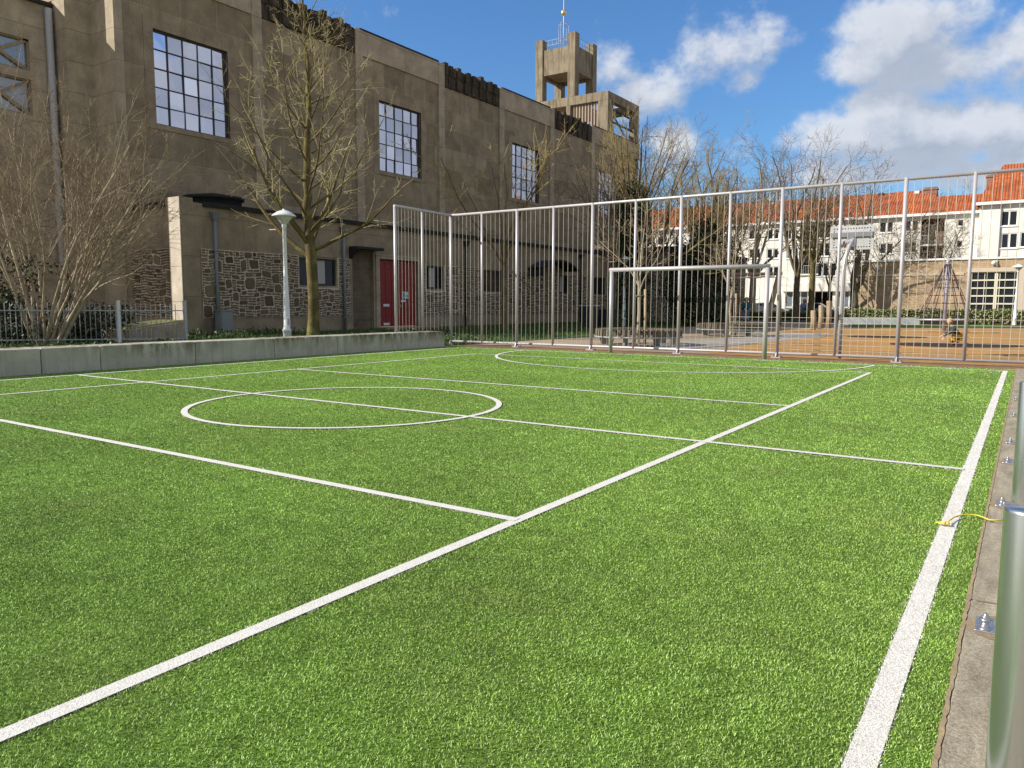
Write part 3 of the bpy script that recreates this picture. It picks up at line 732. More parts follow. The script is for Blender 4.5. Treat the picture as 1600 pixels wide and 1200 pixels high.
q = MB(); q.box(XA-.1, XA+.55, 25.05, 26.8, 3.74, 3.86); q.hexa([(XA-.1,25.05,3.3),(XA+.03,25.05,3.3),(XA+.03,25.2,3.3),(XA-.1,25.2,3.3)],[(XA-.1,25.05,3.738),(XA+.5,25.05,3.738),(XA+.5,25.2,3.738),(XA-.1,25.2,3.738)]); q.build('canopy', M['bitumen'], ch)
# red double door
for a, b in ((27.06,28.38),(28.42,29.72)):
    f = MB(); X = XA-.12; f.box(X-.05, X, a, b, .14, 3.36)
    for i in range(3):
        for j in range(8): f.box(X, X+.022, a+.06+i*(b-a-.06)/3, a+(i+1)*(b-a-.06)/3, .2+j*.39, .2+j*.39+.33)
    d_ = f.build('door', M['redpaint'], ch)
    if a < 28:
        k_ = MB(); k_.box(X+.024, X+.034, a+.3, b-.6, 1.12, 1.24); k_.build('letter_plate', M['sign'], d_)
        k_ = MB(); k_.box(X+.024, X+.034, a+.3, b-.6, .2, .32); k_.build('kick_plate', M['sign'], d_)
    else:
        k_ = MB(); k_.box(X+.024, X+.034, a+.28, a+.75, 1.52, 1.86); ko = k_.build('notice', M['sign'], d_)
        k_ = MB(); k_.box(X+.0345, X+.037, a+.33, a+.5, 1.56, 1.82); k_.box(X+.0345, X+.037, a+.56, a+.72, 1.6, 1.7); k_.build('notice', M['signgreen'], d_)
        k_ = MB(); k_.box(X+.024, X+.034, a+.2, a+.52, 1.34, 1.45); k_.build('notice', M['sign'], d_)
    k_ = MB(); k_.tube([(X+.04,b-.12 if a < 28 else a+.1,1.0),(X+.09,b-.12 if a < 28 else a+.1,1.02),(X+.09,b-.12 if a < 28 else a+.1,1.2),(X+.04,b-.12 if a < 28 else a+.1,1.22)], .018, 6); k_.build('handle', M['bolt'], d_)
q = MB(); q.box(XA-.2, XA+.9, 26.6, 30.3, 0, .12); q.box(XA+.9, XA+1.3, 26.4, 30.5, -.02, .05); q.build('doorstep', M['annex'], ch, bevel=.01)
q = MB(); q.box(XA-.02, XA+.06, 26.75, 27.0, .12, 3.62); q.box(XA-.02, XA+.06, 29.78, 30.0, .12, 3.62); q.box(XA-.02, XA+.06, 27.0, 29.78, 3.4, 3.62); q.build('door_frame', M['pier'], ch)
for y, m_ in ((18.02,'pipe'),(24.62,'pipe'),(33.7,'darkmetal'),(46.75,'darkmetal')):
    q = MB(); q.tube([(XA+.13,y,.0),(XA+.13,y,2.4),(XA+.13,y,4.45)], .065, 10, m=0)
    q.hexa([(XA+.05,y-.08,4.4),(XA+.2,y-.08,4.4),(XA+.2,y+.08,4.4),(XA+.05,y+.08,4.4)],[(XA+.03,y-.17,4.7),(XA+.3,y-.17,4.7),(XA+.3,y+.17,4.7),(XA+.03,y+.17,4.7)])
    for z in (.6,1.9,3.2): q.tube([(XA+.13,y,z),(XA+.13,y,z+.03),(XA+.13,y,z+.06)], .078, 10)
    q.build('downpipe', M[m_], ch)
q = MB()                                              # arched canopy farther along
for i in range(10):
    t0, t1 = i/10, (i+1)/10; f_ = lambda t: 3.55+.55*math.sin(math.pi*t)
    y0, y1 = 40.2+4.6*t0, 40.2+4.6*t1
    q.hexa([(XA+.0,y0,f_(t0)-.12),(XA+1.1,y0,f_(t0)-.12),(XA+1.1,y1,f_(t1)-.12),(XA,y1,f_(t1)-.12)],[(XA,y0,f_(t0)),(XA+1.1,y0,f_(t0)),(XA+1.1,y1,f_(t1)),(XA,y1,f_(t1))])
q.box(XA, XA+1.0, 40.2, 40.4, 3.0, 3.5); q.build('arched_canopy', M['bitumen'], ch)
q = MB(); q.lathe([(1.1,0),(1.1,.42),(1.2,.43),(1.2,.55),(0,.75)], (-28.3,19.7,AZ+.07), 28); q.build('roof_turret', M['bitumen'], ch)

# tower block at the east end with the bell tower on it
tw = MB(); TB, TX = 18.86, XM
Ya, Yb, Xb = 58.2, 64.25, -37.2
def frame_tower(mb):
    for x0, x1 in ((TX-.95,TX),(TX-4.0,TX-3.6),(Xb,Xb+.95)): mb.box(x0, x1, Ya, Ya+.5, ZP-.3, TB-.72)
    mb.box(Xb, TX, Ya, Ya+.5, TB-.72, TB)
    mb.box(TX-.5, TX, Ya+.5, Ya+1.0, ZP-.3, TB-.72); mb.box(TX-.5, TX, Yb-1.0, Yb, 0, TB-.72); mb.box(TX-.5, TX, Ya+.5, Yb, TB-.72, TB)
    mb.box(Xb, TX-.5, Yb-.5, Yb, TB-.72, TB); mb.box(Xb, Xb+.5, Ya+.5, Yb-.5, TB-.72, TB)
    mb.box(Xb, Xb+.5, Yb-.9, Yb, ZP-.3, TB-.72); mb.box(TX-3.9, TX-3.4, Yb-.5, Yb, ZP-.3, TB-.72)
    mb.box(Xb+.5, TX-3.6, Ya+.5, Yb-.5, TB-.3, TB-.1)
frame_tower(tw); tow = tw.build('tower_base', M['tower'], ch, bevel=.02)
q = MB()
for i in range(9): x = TX-3.45+i*.285; q.box(x, x+.13, Ya+.22, Ya+.36, ZP-.2, TB-.74)
for i in range(8): y = Ya+2.6+i*.3; q.box(TX-2.9, TX-2.75, y, y+.14, ZP-.3, TB-.74)
q.build('louvre', M['shutter'], tow)
q = MB()
for z in (17.6, 16.6): q.bar((TX-.25,Ya+1.0,z), (TX-.25,Yb-1.0,z-.05), .12, .14)
q.bar((TX-.3,Ya+1.0,17.5), (TX-.3,Yb-2.2,15.9), .1, .12); q.build('bracing', M['bitumen'], tow)
x0, x1, y0, y1 = -37.0, -33.05, Ya+.02, Ya+3.95
q = MB(); pw = .72; PT = 24.05
for a, b in ((x0,y0),(x1-pw,y0),(x0,y1-pw),(x1-pw,y1-pw)):
    w2 = pw+(.12 if (a, b) == (x1-pw, y0) else 0)
    q.box(a, a+pw, b, b+pw, TB+.004, PT+(.12 if (a, b) == (x1-pw, y0) else 0))
q.box(x0+pw, x1-pw, y0+.1, y0+.45, 21.0, 23.15); q.box(x0+pw, x1-pw, y1-.45, y1-.1, 21.0, 23.15)
q.box(x0+.1, x0+.45, y0+pw, y1-pw, 21.0, 23.15); q.box(x1-.45, x1-.1, y0+pw, y1-pw, 21.0, 23.15)
q.box(x0+.45, x1-.45, y0+.45, y1-.45, 21.2, 21.4)
bt = q.build('bell_tower', M['tower'], ch, bevel=.02)
q = MB(); cyy = (y0+y1)/2; _b = onY(881, 20, cyy); cxx = float(_b[0]); BALLZ = float(_b[2])
q.tube([(cxx,cyy,21.4),(cxx,cyy,25),(cxx,cyy,31.5)], .042, 8)
for z, r_ in ((24.4,.5),(25.75,.5)):
    for k in range(4):
        a, b = k*math.pi/2, (k+1)*math.pi/2
        q.tube([(cxx+r_*math.cos(a),cyy+r_*math.sin(a),z),(cxx+r_*math.cos(b),cyy+r_*math.sin(b),z)], .014, 5)
        q.tube([(cxx,cyy,z),(cxx+r_*math.cos(a),cyy+r_*math.sin(a),z)], .012, 5)
for k in range(4):
    a = k*math.pi/2; q.tube([(cxx+.5*math.cos(a),cyy+.5*math.sin(a),22.8),(cxx+.5*math.cos(a),cyy+.5*math.sin(a),24.4),(cxx+.5*math.cos(a),cyy+.5*math.sin(a),25.75)], .014, 5)
mast = q.build('mast', M['steel'], bt)
q = MB(); q.ball((cxx,cyy,BALLZ), .26, 0, 14); q.build('gilded_ball', M['gold'], bt)
q = MB()
for z in (23.55, 23.95):
    for a, b in (((x0+pw,y0+.25),(x1-pw,y0+.25)),((x1-.25,y0+pw),(x1-.25,y1-pw)),((x0+.25,y0+pw),(x0+.25,y1-pw)),((x0+pw,y1-.25),(x1-pw,y1-.25))):
        q.tube([(a[0],a[1],z),(b[0],b[1],z)], .016, 5)
        for t in np.linspace(0,1,7)[1:-1]: q.tube([(a[0]+(b[0]-a[0])*t,a[1]+(b[1]-a[1])*t,23.1),(a[0]+(b[0]-a[0])*t,a[1]+(b[1]-a[1])*t,z)], .014, 4)
q.build('roof_railing', M['rail'], bt)
# low stone wing beyond the annex
q = MB(); q.face([(-21,52,0),(-21,68,0),(-21,68,5.1),(-21,52,5.1)]); q.face([(XA-.02,52,0),(-21,52,0),(-21,52,5.1),(XA-.02,52,5.1)]); q.face([(-21,68,0),(-33,68,0),(-33,68,5.1),(-21,68,5.1)])
q.build('wing_wall', M['rubble'], ch)
q = MB(); q.box(XA-4, -20.8, 51.8, 68.2, 5.1, 5.4); q.build('wing_roof', M['bitumen'], ch)

# ================================================================ apartments
AP = 90.
ap = thing('apartment_building', (-24,AP,0), 'long cream rendered apartment block with orange tiled roof behind the playground', 'building')
def vx(px, y, Y=AP): return onY(px, y, Y)
EZ = 10.5
def awin(px, py, w, h, Y=AP, mull=1):
    p = vx(px, py, Y); return (p[0]-w/2, p[0]+w/2, p[2]-h/2, p[2]+h/2, mull)
WS = []
for px in (1179,1208,1237): WS += [awin(px,366,1.35,1.15)]
for px in (1179,1207,1238): WS += [awin(px,396,1.35,1.15)]
WS += [awin(1289,360,1.25,1.7),awin(1288,390,1.25,1.5),awin(1290,421,2.2,1.5,AP,2),awin(1179,425,1.35,1.15),awin(1208,424,1.35,1.15),awin(1385,355,1.35,1.15),awin(1424,353,1.35,1.15),awin(1385,388,1.35,1.15),awin(1421,386,1.35,1.15),awin(1501,348,.6,.75,AP,0),awin(1499,381,.6,.75,AP,0),awin(1345,356,1.35,1.15),awin(1345,389,1.35,1.15)]
for px in (1010,1035,1060,1085,1112,1140): WS += [awin(px,376,1.35,1.15),awin(px,404,1.35,1.15),awin(px,432,1.35,1.15)]
LG = []
for px, w in ((1265,2.2),(1456,2.1)):
    a = vx(px, 380)[0]; LG.append((a-w/2, a+w/2, 4.6, EZ-.35))
ga = vx(1226,480)[0]; gb = vx(1336,480)[0]
GR = [(ga, vx(1262,480)[0], .1, 2.75), (vx(1268,480)[0], vx(1300,480)[0], .05, 2.75), (vx(1306,480)[0], gb, .1, 2.75)]
SMALL = [awin(1179,456,.5,1.5,AP,0), awin(1181,480,.9,.9,AP,0)]
AX1 = vx(1531,330)[0]; AX0 = -52.
q = MB(); holed(q, 'Y', AP, AX0, AX1+.2, 0, EZ, [w[:4] for w in WS+SMALL]+LG+GR, .22, out=-1)
q.face([(AX0,AP,0),(AX0,AP,EZ),(AX0,AP+10,EZ),(AX0,AP+10,0)])
q.build('facade_wall', M['render'], ap)
q = MB(); q.box(AX0+.1, AX1, AP+1.6, AP+1.7, 0, EZ-.1); q.build('interior_shade', M['dark'], ap)
def window_objs(ws, Y, parent):
    for a, b, c, d, mu in ws:
        f = MB(); t = .09; Y_ = Y+.10
        f.box(a, b, Y_-.05, Y_+.05, c, c+t); f.box(a, b, Y_-.05, Y_+.05, d-t, d); f.box(a, a+t, Y_-.05, Y_+.05, c+t, d-t); f.box(b-t, b, Y_-.05, Y_+.05, c+t, d-t)
        for k in range(mu): x = a+(b-a)*(k+1)/(mu+1); f.box(x-.07, x+.07, Y_-.045, Y_+.045, c+t, d-t)
        f.box(a-.06, b+.06, Y-.09, Y, c-.09, c)
        fo = f.build('window', M['whitetrim'], parent); g_ = MB(); g_.face([(a+.04,Y_+.02,c+.04),(b-.04,Y_+.02,c+.04),(b-.04,Y_+.02,d-.04),(a+.04,Y_+.02,d-.04)]); g_.build('pane', M['darkglass'], fo)
window_objs(WS+SMALL, AP, ap)
for a, b, c, d in LG:
    f = MB(); f.box(a, b, AP+1.2, AP+1.3, c, d); lo = f.build('loggia', M['brickred'], ap)
    for z in (4.62, 7.4):
        f = MB(); f.box(a, b, AP-.25, AP+1.2, z, z+.16); f.build('balcony_slab', M['render'], lo)
        f = MB()
        for i in range(12): x = a+(b-a)*(i+.5)/12; f.box(x-.012, x+.012, AP-.22, AP-.19, z+.16, z+1.05)
        f.box(a, b, AP-.225, AP-.185, z+1.05, z+1.1); f.build('balustrade', M['rail'], lo)
        f = MB(); f.box(a+.3, a+1.2, AP+1.14, AP+1.19, z+.16, z+2.2); f.build('balcony_door', M['darkglass'], lo)
        f = MB(); f.box(a+.22, a+.3, AP+1.1, AP+1.19, z+.16, z+2.28); f.box(a+1.2, a+1.28, AP+1.1, AP+1.19, z+.16, z+2.28); f.box(a+.3, a+1.2, AP+1.1, AP+1.19, z+2.2, z+2.28); f.build('balcony_door_frame', M['whitetrim'], lo)
for a, b, c, d in GR[:1]+GR[2:]:
    f = MB(); n_ = 3
    for i in range(n_+1): x = a+(b-a)*i/n_; f.box(x-.06, x+.06, AP+.1, AP+.2, c, d)
    f.box(a, b, AP+.1, AP+.2, c+.9, c+1.0); so = f.build('shop_front', M['whitetrim'], ap); f = MB(); f.face([(a,AP+.17,c),(b,AP+.17,c),(b,AP+.17,d),(a,AP+.17,d)]); f.build('pane', M['bluglass'], so)
f = MB(); f.box(ga-.3, gb+.3, AP-.55, AP-.004, 2.82, 3.7); f.build('shop_canopy', M['render'], ap)
def roof(x0, x1, Y, ez, rz, run, parent, hip=0.):
    f = MB(); f.face([(x0,Y-.35,ez),(x1,Y-.35,ez),(x1-hip,Y+run,rz),(x0+hip,Y+run,rz)]); f.face([(x1,Y+2*run+.35,ez),(x0,Y+2*run+.35,ez),(x0+hip,Y+run,rz),(x1-hip,Y+run,rz)])
    f.face([(x0,Y+2*run+.35,ez),(x0,Y-.35,ez),(x0+hip,Y+run,rz)]); f.face([(x1,Y-.35,ez),(x1,Y+2*run+.35,ez),(x1-hip,Y+run,rz)])
    r_ = f.build('roof', M['tiles'], parent)
    f = MB(); f.box(x0, x1, Y-.5, Y-.36, ez-.2, ez+.06); f.box(x0, x1, Y-.36, Y-.01, ez-.2, ez-.14); f.build('gutter', M['whitetrim'], parent); return r_
XC = float(onY(1463,310,AP+4)[0]); r1 = roof(AX0, XC, AP, EZ+.15, 13.75, 5., ap); roof(XC+.01, AX1, AP, EZ+.15, 12.75, 3.2, ap)
def chimney(px, pytop, Y, w, parent, mat, cap=True, zb=12.):
    p = onY(px, pytop, Y); f = MB(); f.box(p[0]-w/2, p[0]+w/2, Y-.4, Y+.4, zb, p[2]); 
    if cap: f.box(p[0]-w/2-.08, p[0]+w/2+.08, Y-.48, Y+.48, p[2]-.28, p[2]-.12)
    f.build('chimney', mat, parent)
chimney(1455,293,94.6,1.25,r1,M['brickred'])
for px, py in ((1209,317),(1232,318),(1285,309),(1377,302),(1433,299)): chimney(px,py,94.8,.5,r1,M['whitetrim'] if px in (1209,1285,1433) else M['darkmetal'],False)
# taller end house
AP2 = 88.2
e0 = onY(1531,325,AP2); EX0 = e0[0]; EZ2 = 11.0
eb = thing('apartment_house', (EX0+8,AP2,0), 'taller cream house with steep orange tiled roof joining the right end of the long block', 'building')
WS2 = [awin(1577,341,1.35,1.45,AP2), awin(1577,376,1.35,1.45,AP2), awin(1577,412,1.35,1.45,AP2), awin(1607,374,1.35,1.45,AP2), awin(1640,340,1.35,1.45,AP2)]
q = MB(); holed(q, 'Y', AP2, EX0, EX0+17, 0, EZ2, [w[:4] for w in WS2], .22, out=-1); q.face([(EX0,AP2+10,0),(EX0,AP2,0),(EX0,AP2,EZ2),(EX0,AP2+10,EZ2)]); q.build('facade_wall', M['render'], eb)
q = MB(); q.box(EX0+.3, EX0+16.5, AP2+1.4, AP2+1.5, 0, EZ2-.1); q.build('interior_shade', M['dark'], eb)
window_objs(WS2, AP2, eb)
r2 = roof(EX0-.4, EX0+17, AP2, EZ2+.2, 15.4, 4.4, eb, 2.0)
chimney(1553,273,92.2,1.15,r2,M['brickred']); chimney(1582,280,92.0,.55,r2,M['whitetrim'],False)
q = MB(); a = onY(1562,283,93); b = onY(1680,272,93); q.box(a[0], b[0], 92.5, 93.3, 14.5, a[2]); q.build('roof_light', M['darkmetal'], r2)
q = MB(); d0 = onY(1563,350,AP2)[0]; q.tube([(d0,AP2-.08,0),(d0,AP2-.08,6),(d0,AP2-.08,EZ2-.1)], .05, 8); q.build('downpipe', M['pipe'], eb)

# ================================================================ school
SY = 63.; scb = thing('school_building', (-2,SY,0), 'low flat roofed tan brick school building with gridded window behind the hedge', 'building')
SX0 = onY(1337,420,SY)[0]; SZ = float(onY(1400,406,SY)[2])
gw = (onY(1517,425,SY)[0], onY(1592,425,SY)[0], float(onY(1560,487,SY)[2]), float(onY(1560,425,SY)[2]))
band = onY(1420,429,SY)[2]
q = MB(); holed(q, 'Y', SY, SX0, 14, 0, SZ-.12, [gw], .3, out=-1); q.face([(SX0,SY+12,0),(SX0,SY,0),(SX0,SY,SZ-.12),(SX0,SY+12,SZ-.12)]); q.build('brick_wall', M['brickwall'], scb)
q = MB(); q.box(SX0-.08, 14.1, SY-.1, SY+12, SZ-.12, SZ+.02); q.build('roof_edge', M['whitetrim'], scb)
q = MB(); q.box(SX0, gw[0]-.4, SY-.05, SY-.004, band-.1, band+.06); q.build('string_course', M['bandconc'], scb)
f = MB(); a, b, c, d = gw; Y_ = SY+.12
for i in range(6):
    z = c+(d-c)*i/5; f.box(a, b, Y_-.05, Y_+.05, z-.05, z+.05)
for x, w in ((a+.04,.1),(a+(b-a)*.545,.2),(b-.05,.1)): f.box(x-w/2, x+w/2, Y_-.06, Y_+.06, c+.05, d-.05)
for x in (a+.85,a+1.75): f.box(x-.02, x+.02, Y_-.03, Y_+.03, c, d)
fo = f.build('window', M['winframe'], scb)
g_ = MB(); g_.face([(a,Y_+.03,c),(b,Y_+.03,c),(b,Y_+.03,d),(a,Y_+.03,d)]); g_.build('pane', M['darkglass'], fo)
q = MB(); q.box(b+.02, b+.75, SY-.06, SY-.004, .2, d+.3); q.box(a-.25, b+.02, SY-.06, SY-.004, d+.02, d+.3); q.build('door_surround', M['bandconc'], scb)
for px, py in ((1369,418),(1553,411)):
    p = onY(px, py, SY-.15); f = MB(); f.ball(p, .16, 0, 12); f.box(p[0]-.06, p[0]+.2, SY-.1, SY, p[2]-.18, p[2]+.18); f.build('wall_lamp', M['lampshade'], scb)

# ================================================================ trees
def unit(v): return v/(np.linalg.norm(v)+1e-9)
def perp(d):
    a = np.cross(d, [0,0,1.] if abs(d[2]) < .95 else [1.,0,0]); return unit(a)
def around(d, ang, az):
    u = perp(d); w = np.cross(d, u); return unit(d*math.cos(ang)+(u*math.cos(az)+w*math.sin(az))*math.sin(ang))
def limb(T, Cr, pos, d, L, r, lvl, mx, P, g):
    n = [9,7,5,4,3][min(lvl,4)]; st = L/n; pts = [pos]; dirs = [d]
    for i in range(n):
        d = unit(d + g.normal(0, P['wob'], 3) + np.array([0,0,P['up'][min(lvl,3)]]))
        pos = pos+d*st; pts.append(pos); dirs.append(d)
    tip = max(P['rmin'], r*P.get('taper', .3)); rad = np.linspace(r, tip, n+1)
    (T if lvl <= P.get('tl', 1) else Cr).tube(pts, list(rad), [9,6,5,3,3][min(lvl,4)], 0, cap=False)
    if lvl >= mx: return
    nc = P['kids'][lvl]
    if g.random() < .5: nc += g.integers(-1, 2)
    for k in range(max(1, nc)):
        t = P['t0'][lvl]+(1-P['t0'][lvl])*((k+g.random())/max(1,nc)); t = min(t, .98)
        i = min(int(t*n), n-1); fr = t*n-i
        p = pts[i]+(pts[i+1]-pts[i])*fr
        l2 = L*P['ratio'][lvl]*(1.1-.65*t)*(.7+.6*g.random()); r2 = max(P['rmin'], min(rad[i]*.75, rad[i]*P['rr'][lvl]*(1.1-.5*t)))
        az = k*2.4+g.random()*1.2
        limb(T, Cr, p, around(dirs[i], P['ang'][lvl]*(.75+.5*g.random()), az), l2, r2, lvl+1, mx, P, g)
    if lvl >= 1:                                      # leading shoot
        limb(T, Cr, pts[-1], dirs[-1], L*.3, tip, max(lvl+1, mx), mx, P, g)
def tree(name, base, label, cat, mats, build, group=None):
    root = thing(name, base, label, cat, group); T = MB(); Cr = MB(); build(T, Cr, np.array(base, float))
    T.build('trunk', mats[0], root)
    if Cr.v: Cr.build('crown', mats[1], root)
    return root
def leafcloud(P, size, parent, name, mat):
    n = len(P); a = rng.normal(size=(n,3)); a /= np.linalg.norm(a,axis=1,keepdims=True); b = np.cross(a, rng.normal(size=(n,3))); b /= np.linalg.norm(b,axis=1,keepdims=True)
    s = size*(.6+.8*rng.random((n,1)))
    V = np.stack([P-a*s, P+b*s*.6, P+a*s, P-b*s*.6], 1)
    return np_obj(name, V.reshape(-1,3), 4, [(0,1,2,3)], mat, None, parent)

# the lime: straight leader, whorls of rising branches
def lime(T, Cr, b):
    g = np.random.default_rng(11); Ht = 12.9; n = 26
    zs = np.linspace(0, Ht, n); pts = [np.array([b[0]+.06*math.sin(z*.9)+.05*g.normal()*(z > 3), b[1]+.05*math.sin(z*.7+1), z]) for z in zs]
    rad = [.20 if z < 3 else .19*(1-(z-3)/(Ht-3))**1.0*.9+.014 for z in zs]; rad[0] = .26; rad[1] = .215; rad[6] = .20
    T.tube(pts, rad, 12, 0, cap=False)
    P = dict(wob=.085, up=(.05,.09,.05,.03), rmin=.0048, kids=(0,6,4,3), t0=(0,.2,.2,.2), ratio=(0,.42,.42,.5), rr=(0,.42,.5,.6), ang=(0,.75,.8,.8), tl=1)
    R = R0*1.; Fw = np.array([-sy,cy,0.])
    big = [(2.95,-1.0,.35,4.6,.10,52),(3.15,1.0,-.2,4.1,.075,66),(3.3,-.5,-.8,3.9,.10,44),(3.35,.35,.9,3.4,.07,50),(3.5,-.85,-.5,3.6,.075,60),(3.7,.8,.5,3.6,.085,38)]
    for z, r_, f_, L, rr, ang in big:
        az = unit(R*r_+Fw*f_); a = math.radians(ang); d = az*math.sin(a)+np.array([0,0,1])*math.cos(a)
        limb(T, Cr, np.array([b[0],b[1],z]), d, L, rr, 1, 4, P, g)
    for i in range(36):
        z = 3.8+(Ht-4.5)*(i/36)**.95; t = (z-3.4)/(Ht-3.4)
        L = (3.7*(1-t)**.85+.5)*(.75+.5*g.random()); rr = .042*(1-t)+.011
        a = math.radians(62-24*t+g.normal()*8); az = i*2.39996+g.normal()*.25
        i0 = min(int(z/Ht*(n-1)), n-2); p = pts[i0]+(pts[i0+1]-pts[i0])*(z/Ht*(n-1)-i0)
        limb(T, Cr, p, np.array([math.cos(az)*math.sin(a), math.sin(az)*math.sin(a), math.cos(a)]), L, rr, 1, 4 if t < .7 else 3, P, g)
lb = dep(489, 28.3); lb[2] = -.02
tree('lime_tree', lb, 'bare lime tree with mossy yellow green trunk beside the white lamp post', 'tree', (M['bark_lime'], M['twig_lime']), lime)

# multi-stemmed shrub on the left
def shrub(T, Cr, b):
    g = np.random.default_rng(5); Fw = np.array([-sy,cy,0.])
    P = dict(wob=.075, up=(.02,.03,.02,.01), rmin=.0055, kids=(6,5,3,2), t0=(.3,.25,.2,.2), ratio=(.5,.5,.5,.5), rr=(.6,.6,.6,.6), ang=(.5,.6,.75,.8), tl=1)
    for i in range(30):
        u = g.random()*2-1; v = g.random()*2-1
        if i < 6: u = (-1,-.75,.7,.95,1.1,.5)[i]
        d = unit(R0*u*.62+Fw*v*.45+np.array([0,0,1.]))
        L = (5.2+2.6*g.random())*(1-.18*abs(u)); p = b+R0*(u*.42+.1*g.normal())+Fw*(v*.35)
        limb(T, Cr, p, d, L, .03+.028*g.random(), 0, 3, P, g)
sb = dep(72, 22.3); sb[2] = -.02
tree('shrub', sb, 'large leafless many stemmed shrub behind the concrete wall at the left', 'shrub', (M['bark_shrub'], M['twig_shrub']), shrub)
def shrub2(T, Cr, b):
    g = np.random.default_rng(25); Fw = np.array([-sy,cy,0.])
    P = dict(wob=.075, up=(.02,.03,.02,.01), rmin=.0055, kids=(6,5,3,2), t0=(.3,.25,.2,.2), ratio=(.5,.5,.5,.5), rr=(.6,.6,.6,.6), ang=(.5,.6,.75,.8), tl=1)
    for i in range(14):
        u = g.random()*2-1; v = g.random()*2-1; d = unit(R0*u*.6+Fw*v*.45+np.array([0,0,1.]))
        limb(T, Cr, b+R0*u*.3+Fw*v*.3, d, 4.8+2.6*g.random(), .03+.02*g.random(), 0, 3, P, g)
sb2 = dep(-60, 23.5); sb2[2] = -.02
tree('shrub', sb2, 'second leafless shrub cut by the left edge of the picture', 'shrub', (M['bark_shrub'], M['twig_shrub']), shrub2)
# small evergreen bush at the far left
eg = thing('evergreen_bush', dep(5,23), 'small dark evergreen bush at the left edge below the bare shrub', 'bush')
c0 = dep(2, 22.8); P_ = []
for i in range(190):
    cc = c0+R0*rng.normal()*1.0+np.array([-sy,cy,0])*rng.normal()*.6; cc[2] = .1+2.5*rng.random()**1.4
    P_.append(cc+rng.normal(size=(34,3))*.15)
leafcloud(np.concatenate(P_), .05, eg, 'foliage', leafmat('evergreen_leaf', (.016,.026,.007), (.03,.045,.012), (.07,.09,.022)))
q = MB(); q.tube([c0, c0+np.array([0,0,1.]), c0+np.array([.1,0,1.9])], .03, 6); q.build('stem', M['bark_grey'], eg)

und = thing('undergrowth', dep(170,25.2), 'dark evergreen undergrowth filling the space behind the iron railing', 'bushes'); P_ = []
for i in range(150):
    cc = dep(20+185*rng.random(), 23.8+1.6*rng.random()); cc[2] = .05+1.0*rng.random()**1.3; P_.append(cc+rng.normal(size=(34,3))*.16)
P_ = np.concatenate(P_); P_[:,2] = np.abs(P_[:,2]); leafcloud(P_, .05, und, 'foliage', leafmat('undergrowth_leaf', (.012,.018,.006), (.022,.032,.01), (.05,.06,.018)))
def spreading(seed, Ht, fork, spread, r0, nl=5, dens=(4,5,4,3), mx=3, lean=0., upr=.5, rmin=.012):
    def f(T, Cr, b):
        g = np.random.default_rng(seed)
        top = b+np.array([lean*R0[0], lean*R0[1], fork]); mid = (b+top)/2+np.array([.06*g.normal(),.06*g.normal(),0])
        T.tube([b, b+np.array([0,0,.25]), mid, top], [r0*1.35, r0*1.08, r0*.95, r0*.85], 9, 0, cap=False)
        P = dict(wob=.11, up=(.06,.05,.04,.02), rmin=rmin, kids=dens, t0=(.25,.2,.2,.2), ratio=(.58,.52,.5,.5), rr=(.5,.5,.6,.6), ang=(.65,.8,.85,.85), tl=0)
        for i in range(nl):
            az = i*2*math.pi/nl+g.random()*.7; a = spread*(.5+.7*g.random()) if i else .08
            d = np.array([math.cos(az)*math.sin(a), math.sin(az)*math.sin(a), math.cos(a)])
            limb(T, Cr, top-np.array([0,0,.1*i]), d, (Ht-fork)*(.78+.25*g.random())*(1. if i else 1.05), r0*(.46 if i else .55), 0, mx, P, g)
    return f
def fastigiate(seed, Ht, w, r0, n=26):
    n = int(n*.8)
    def f(T, Cr, b):
        g = np.random.default_rng(seed)
        T.tube([b, b+np.array([0,0,1.5]), b+np.array([0,0,Ht*.5])], [r0*1.3, r0, r0*.6], 9, 0, cap=False)
        P = dict(wob=.07, up=(.06,.05,.05,.02), rmin=.0065, kids=(6,5,4,3), t0=(.2,.2,.2,.2), ratio=(.42,.5,.5,.5), rr=(.6,.6,.6,.6), ang=(.5,.55,.6,.7), tl=0)
        for i in range(n):
            z = 1.5+(Ht*.45)*i/n; az = i*2.4; a = .2+w*g.random()
            d = np.array([math.cos(az)*math.sin(a), math.sin(az)*math.sin(a), math.cos(a)])
            limb(T, Cr, b+np.array([0,0,z]), d, (Ht-z)*(.72+.25*g.random()), r0*.2, 0, 3, P, g)
    return f
def ivy(parent, b, h, w, n, name='ivy'):
    Q = []
    for i in range(n):
        z = .2+h*rng.random(); t = z/h; rr = w*(.55+.45*math.sin(math.pi*min(1, t*.9+.1)))*(.3+.7*rng.random()**.5); a = rng.random()*2*math.pi
        Q.append(np.array([b[0]+rr*math.cos(a), b[1]+rr*math.sin(a), z])+rng.normal(size=(26,3))*.2)
    leafcloud(np.concatenate(Q), .085, parent, name, M['ivy'])
g_ = (M['bark_grey'], M['twig_grey'])
t = tree('slim_tree', dep(788,34.8), 'slim olive barked tree on the lawn in front of the church behind the fence', 'tree', (M['bark_lime'], M['twig_olive']), spreading(31, 9.2, 3.3, .55, .11, 6, (4,4,3,2), 3))
t3 = dep(985,43.5); t = tree('ivy_tree', t3, 'tall upright bushy tree with dark ivy on its trunk near the end of the church', 'tree', (M['bark_grey'], M['twig_olive']), fastigiate(41, 11.8, .42, .3, 24)); ivy(t, t3, 7.6, 1.0, 240)
t3 = dep(958,42.5); t = tree('bushy_tree', t3, 'thin branching tree left of the ivy tree against the church wall', 'tree', g_, spreading(42, 10.3, 3.0, .7, .13, 5, (4,4,3,1), 3))
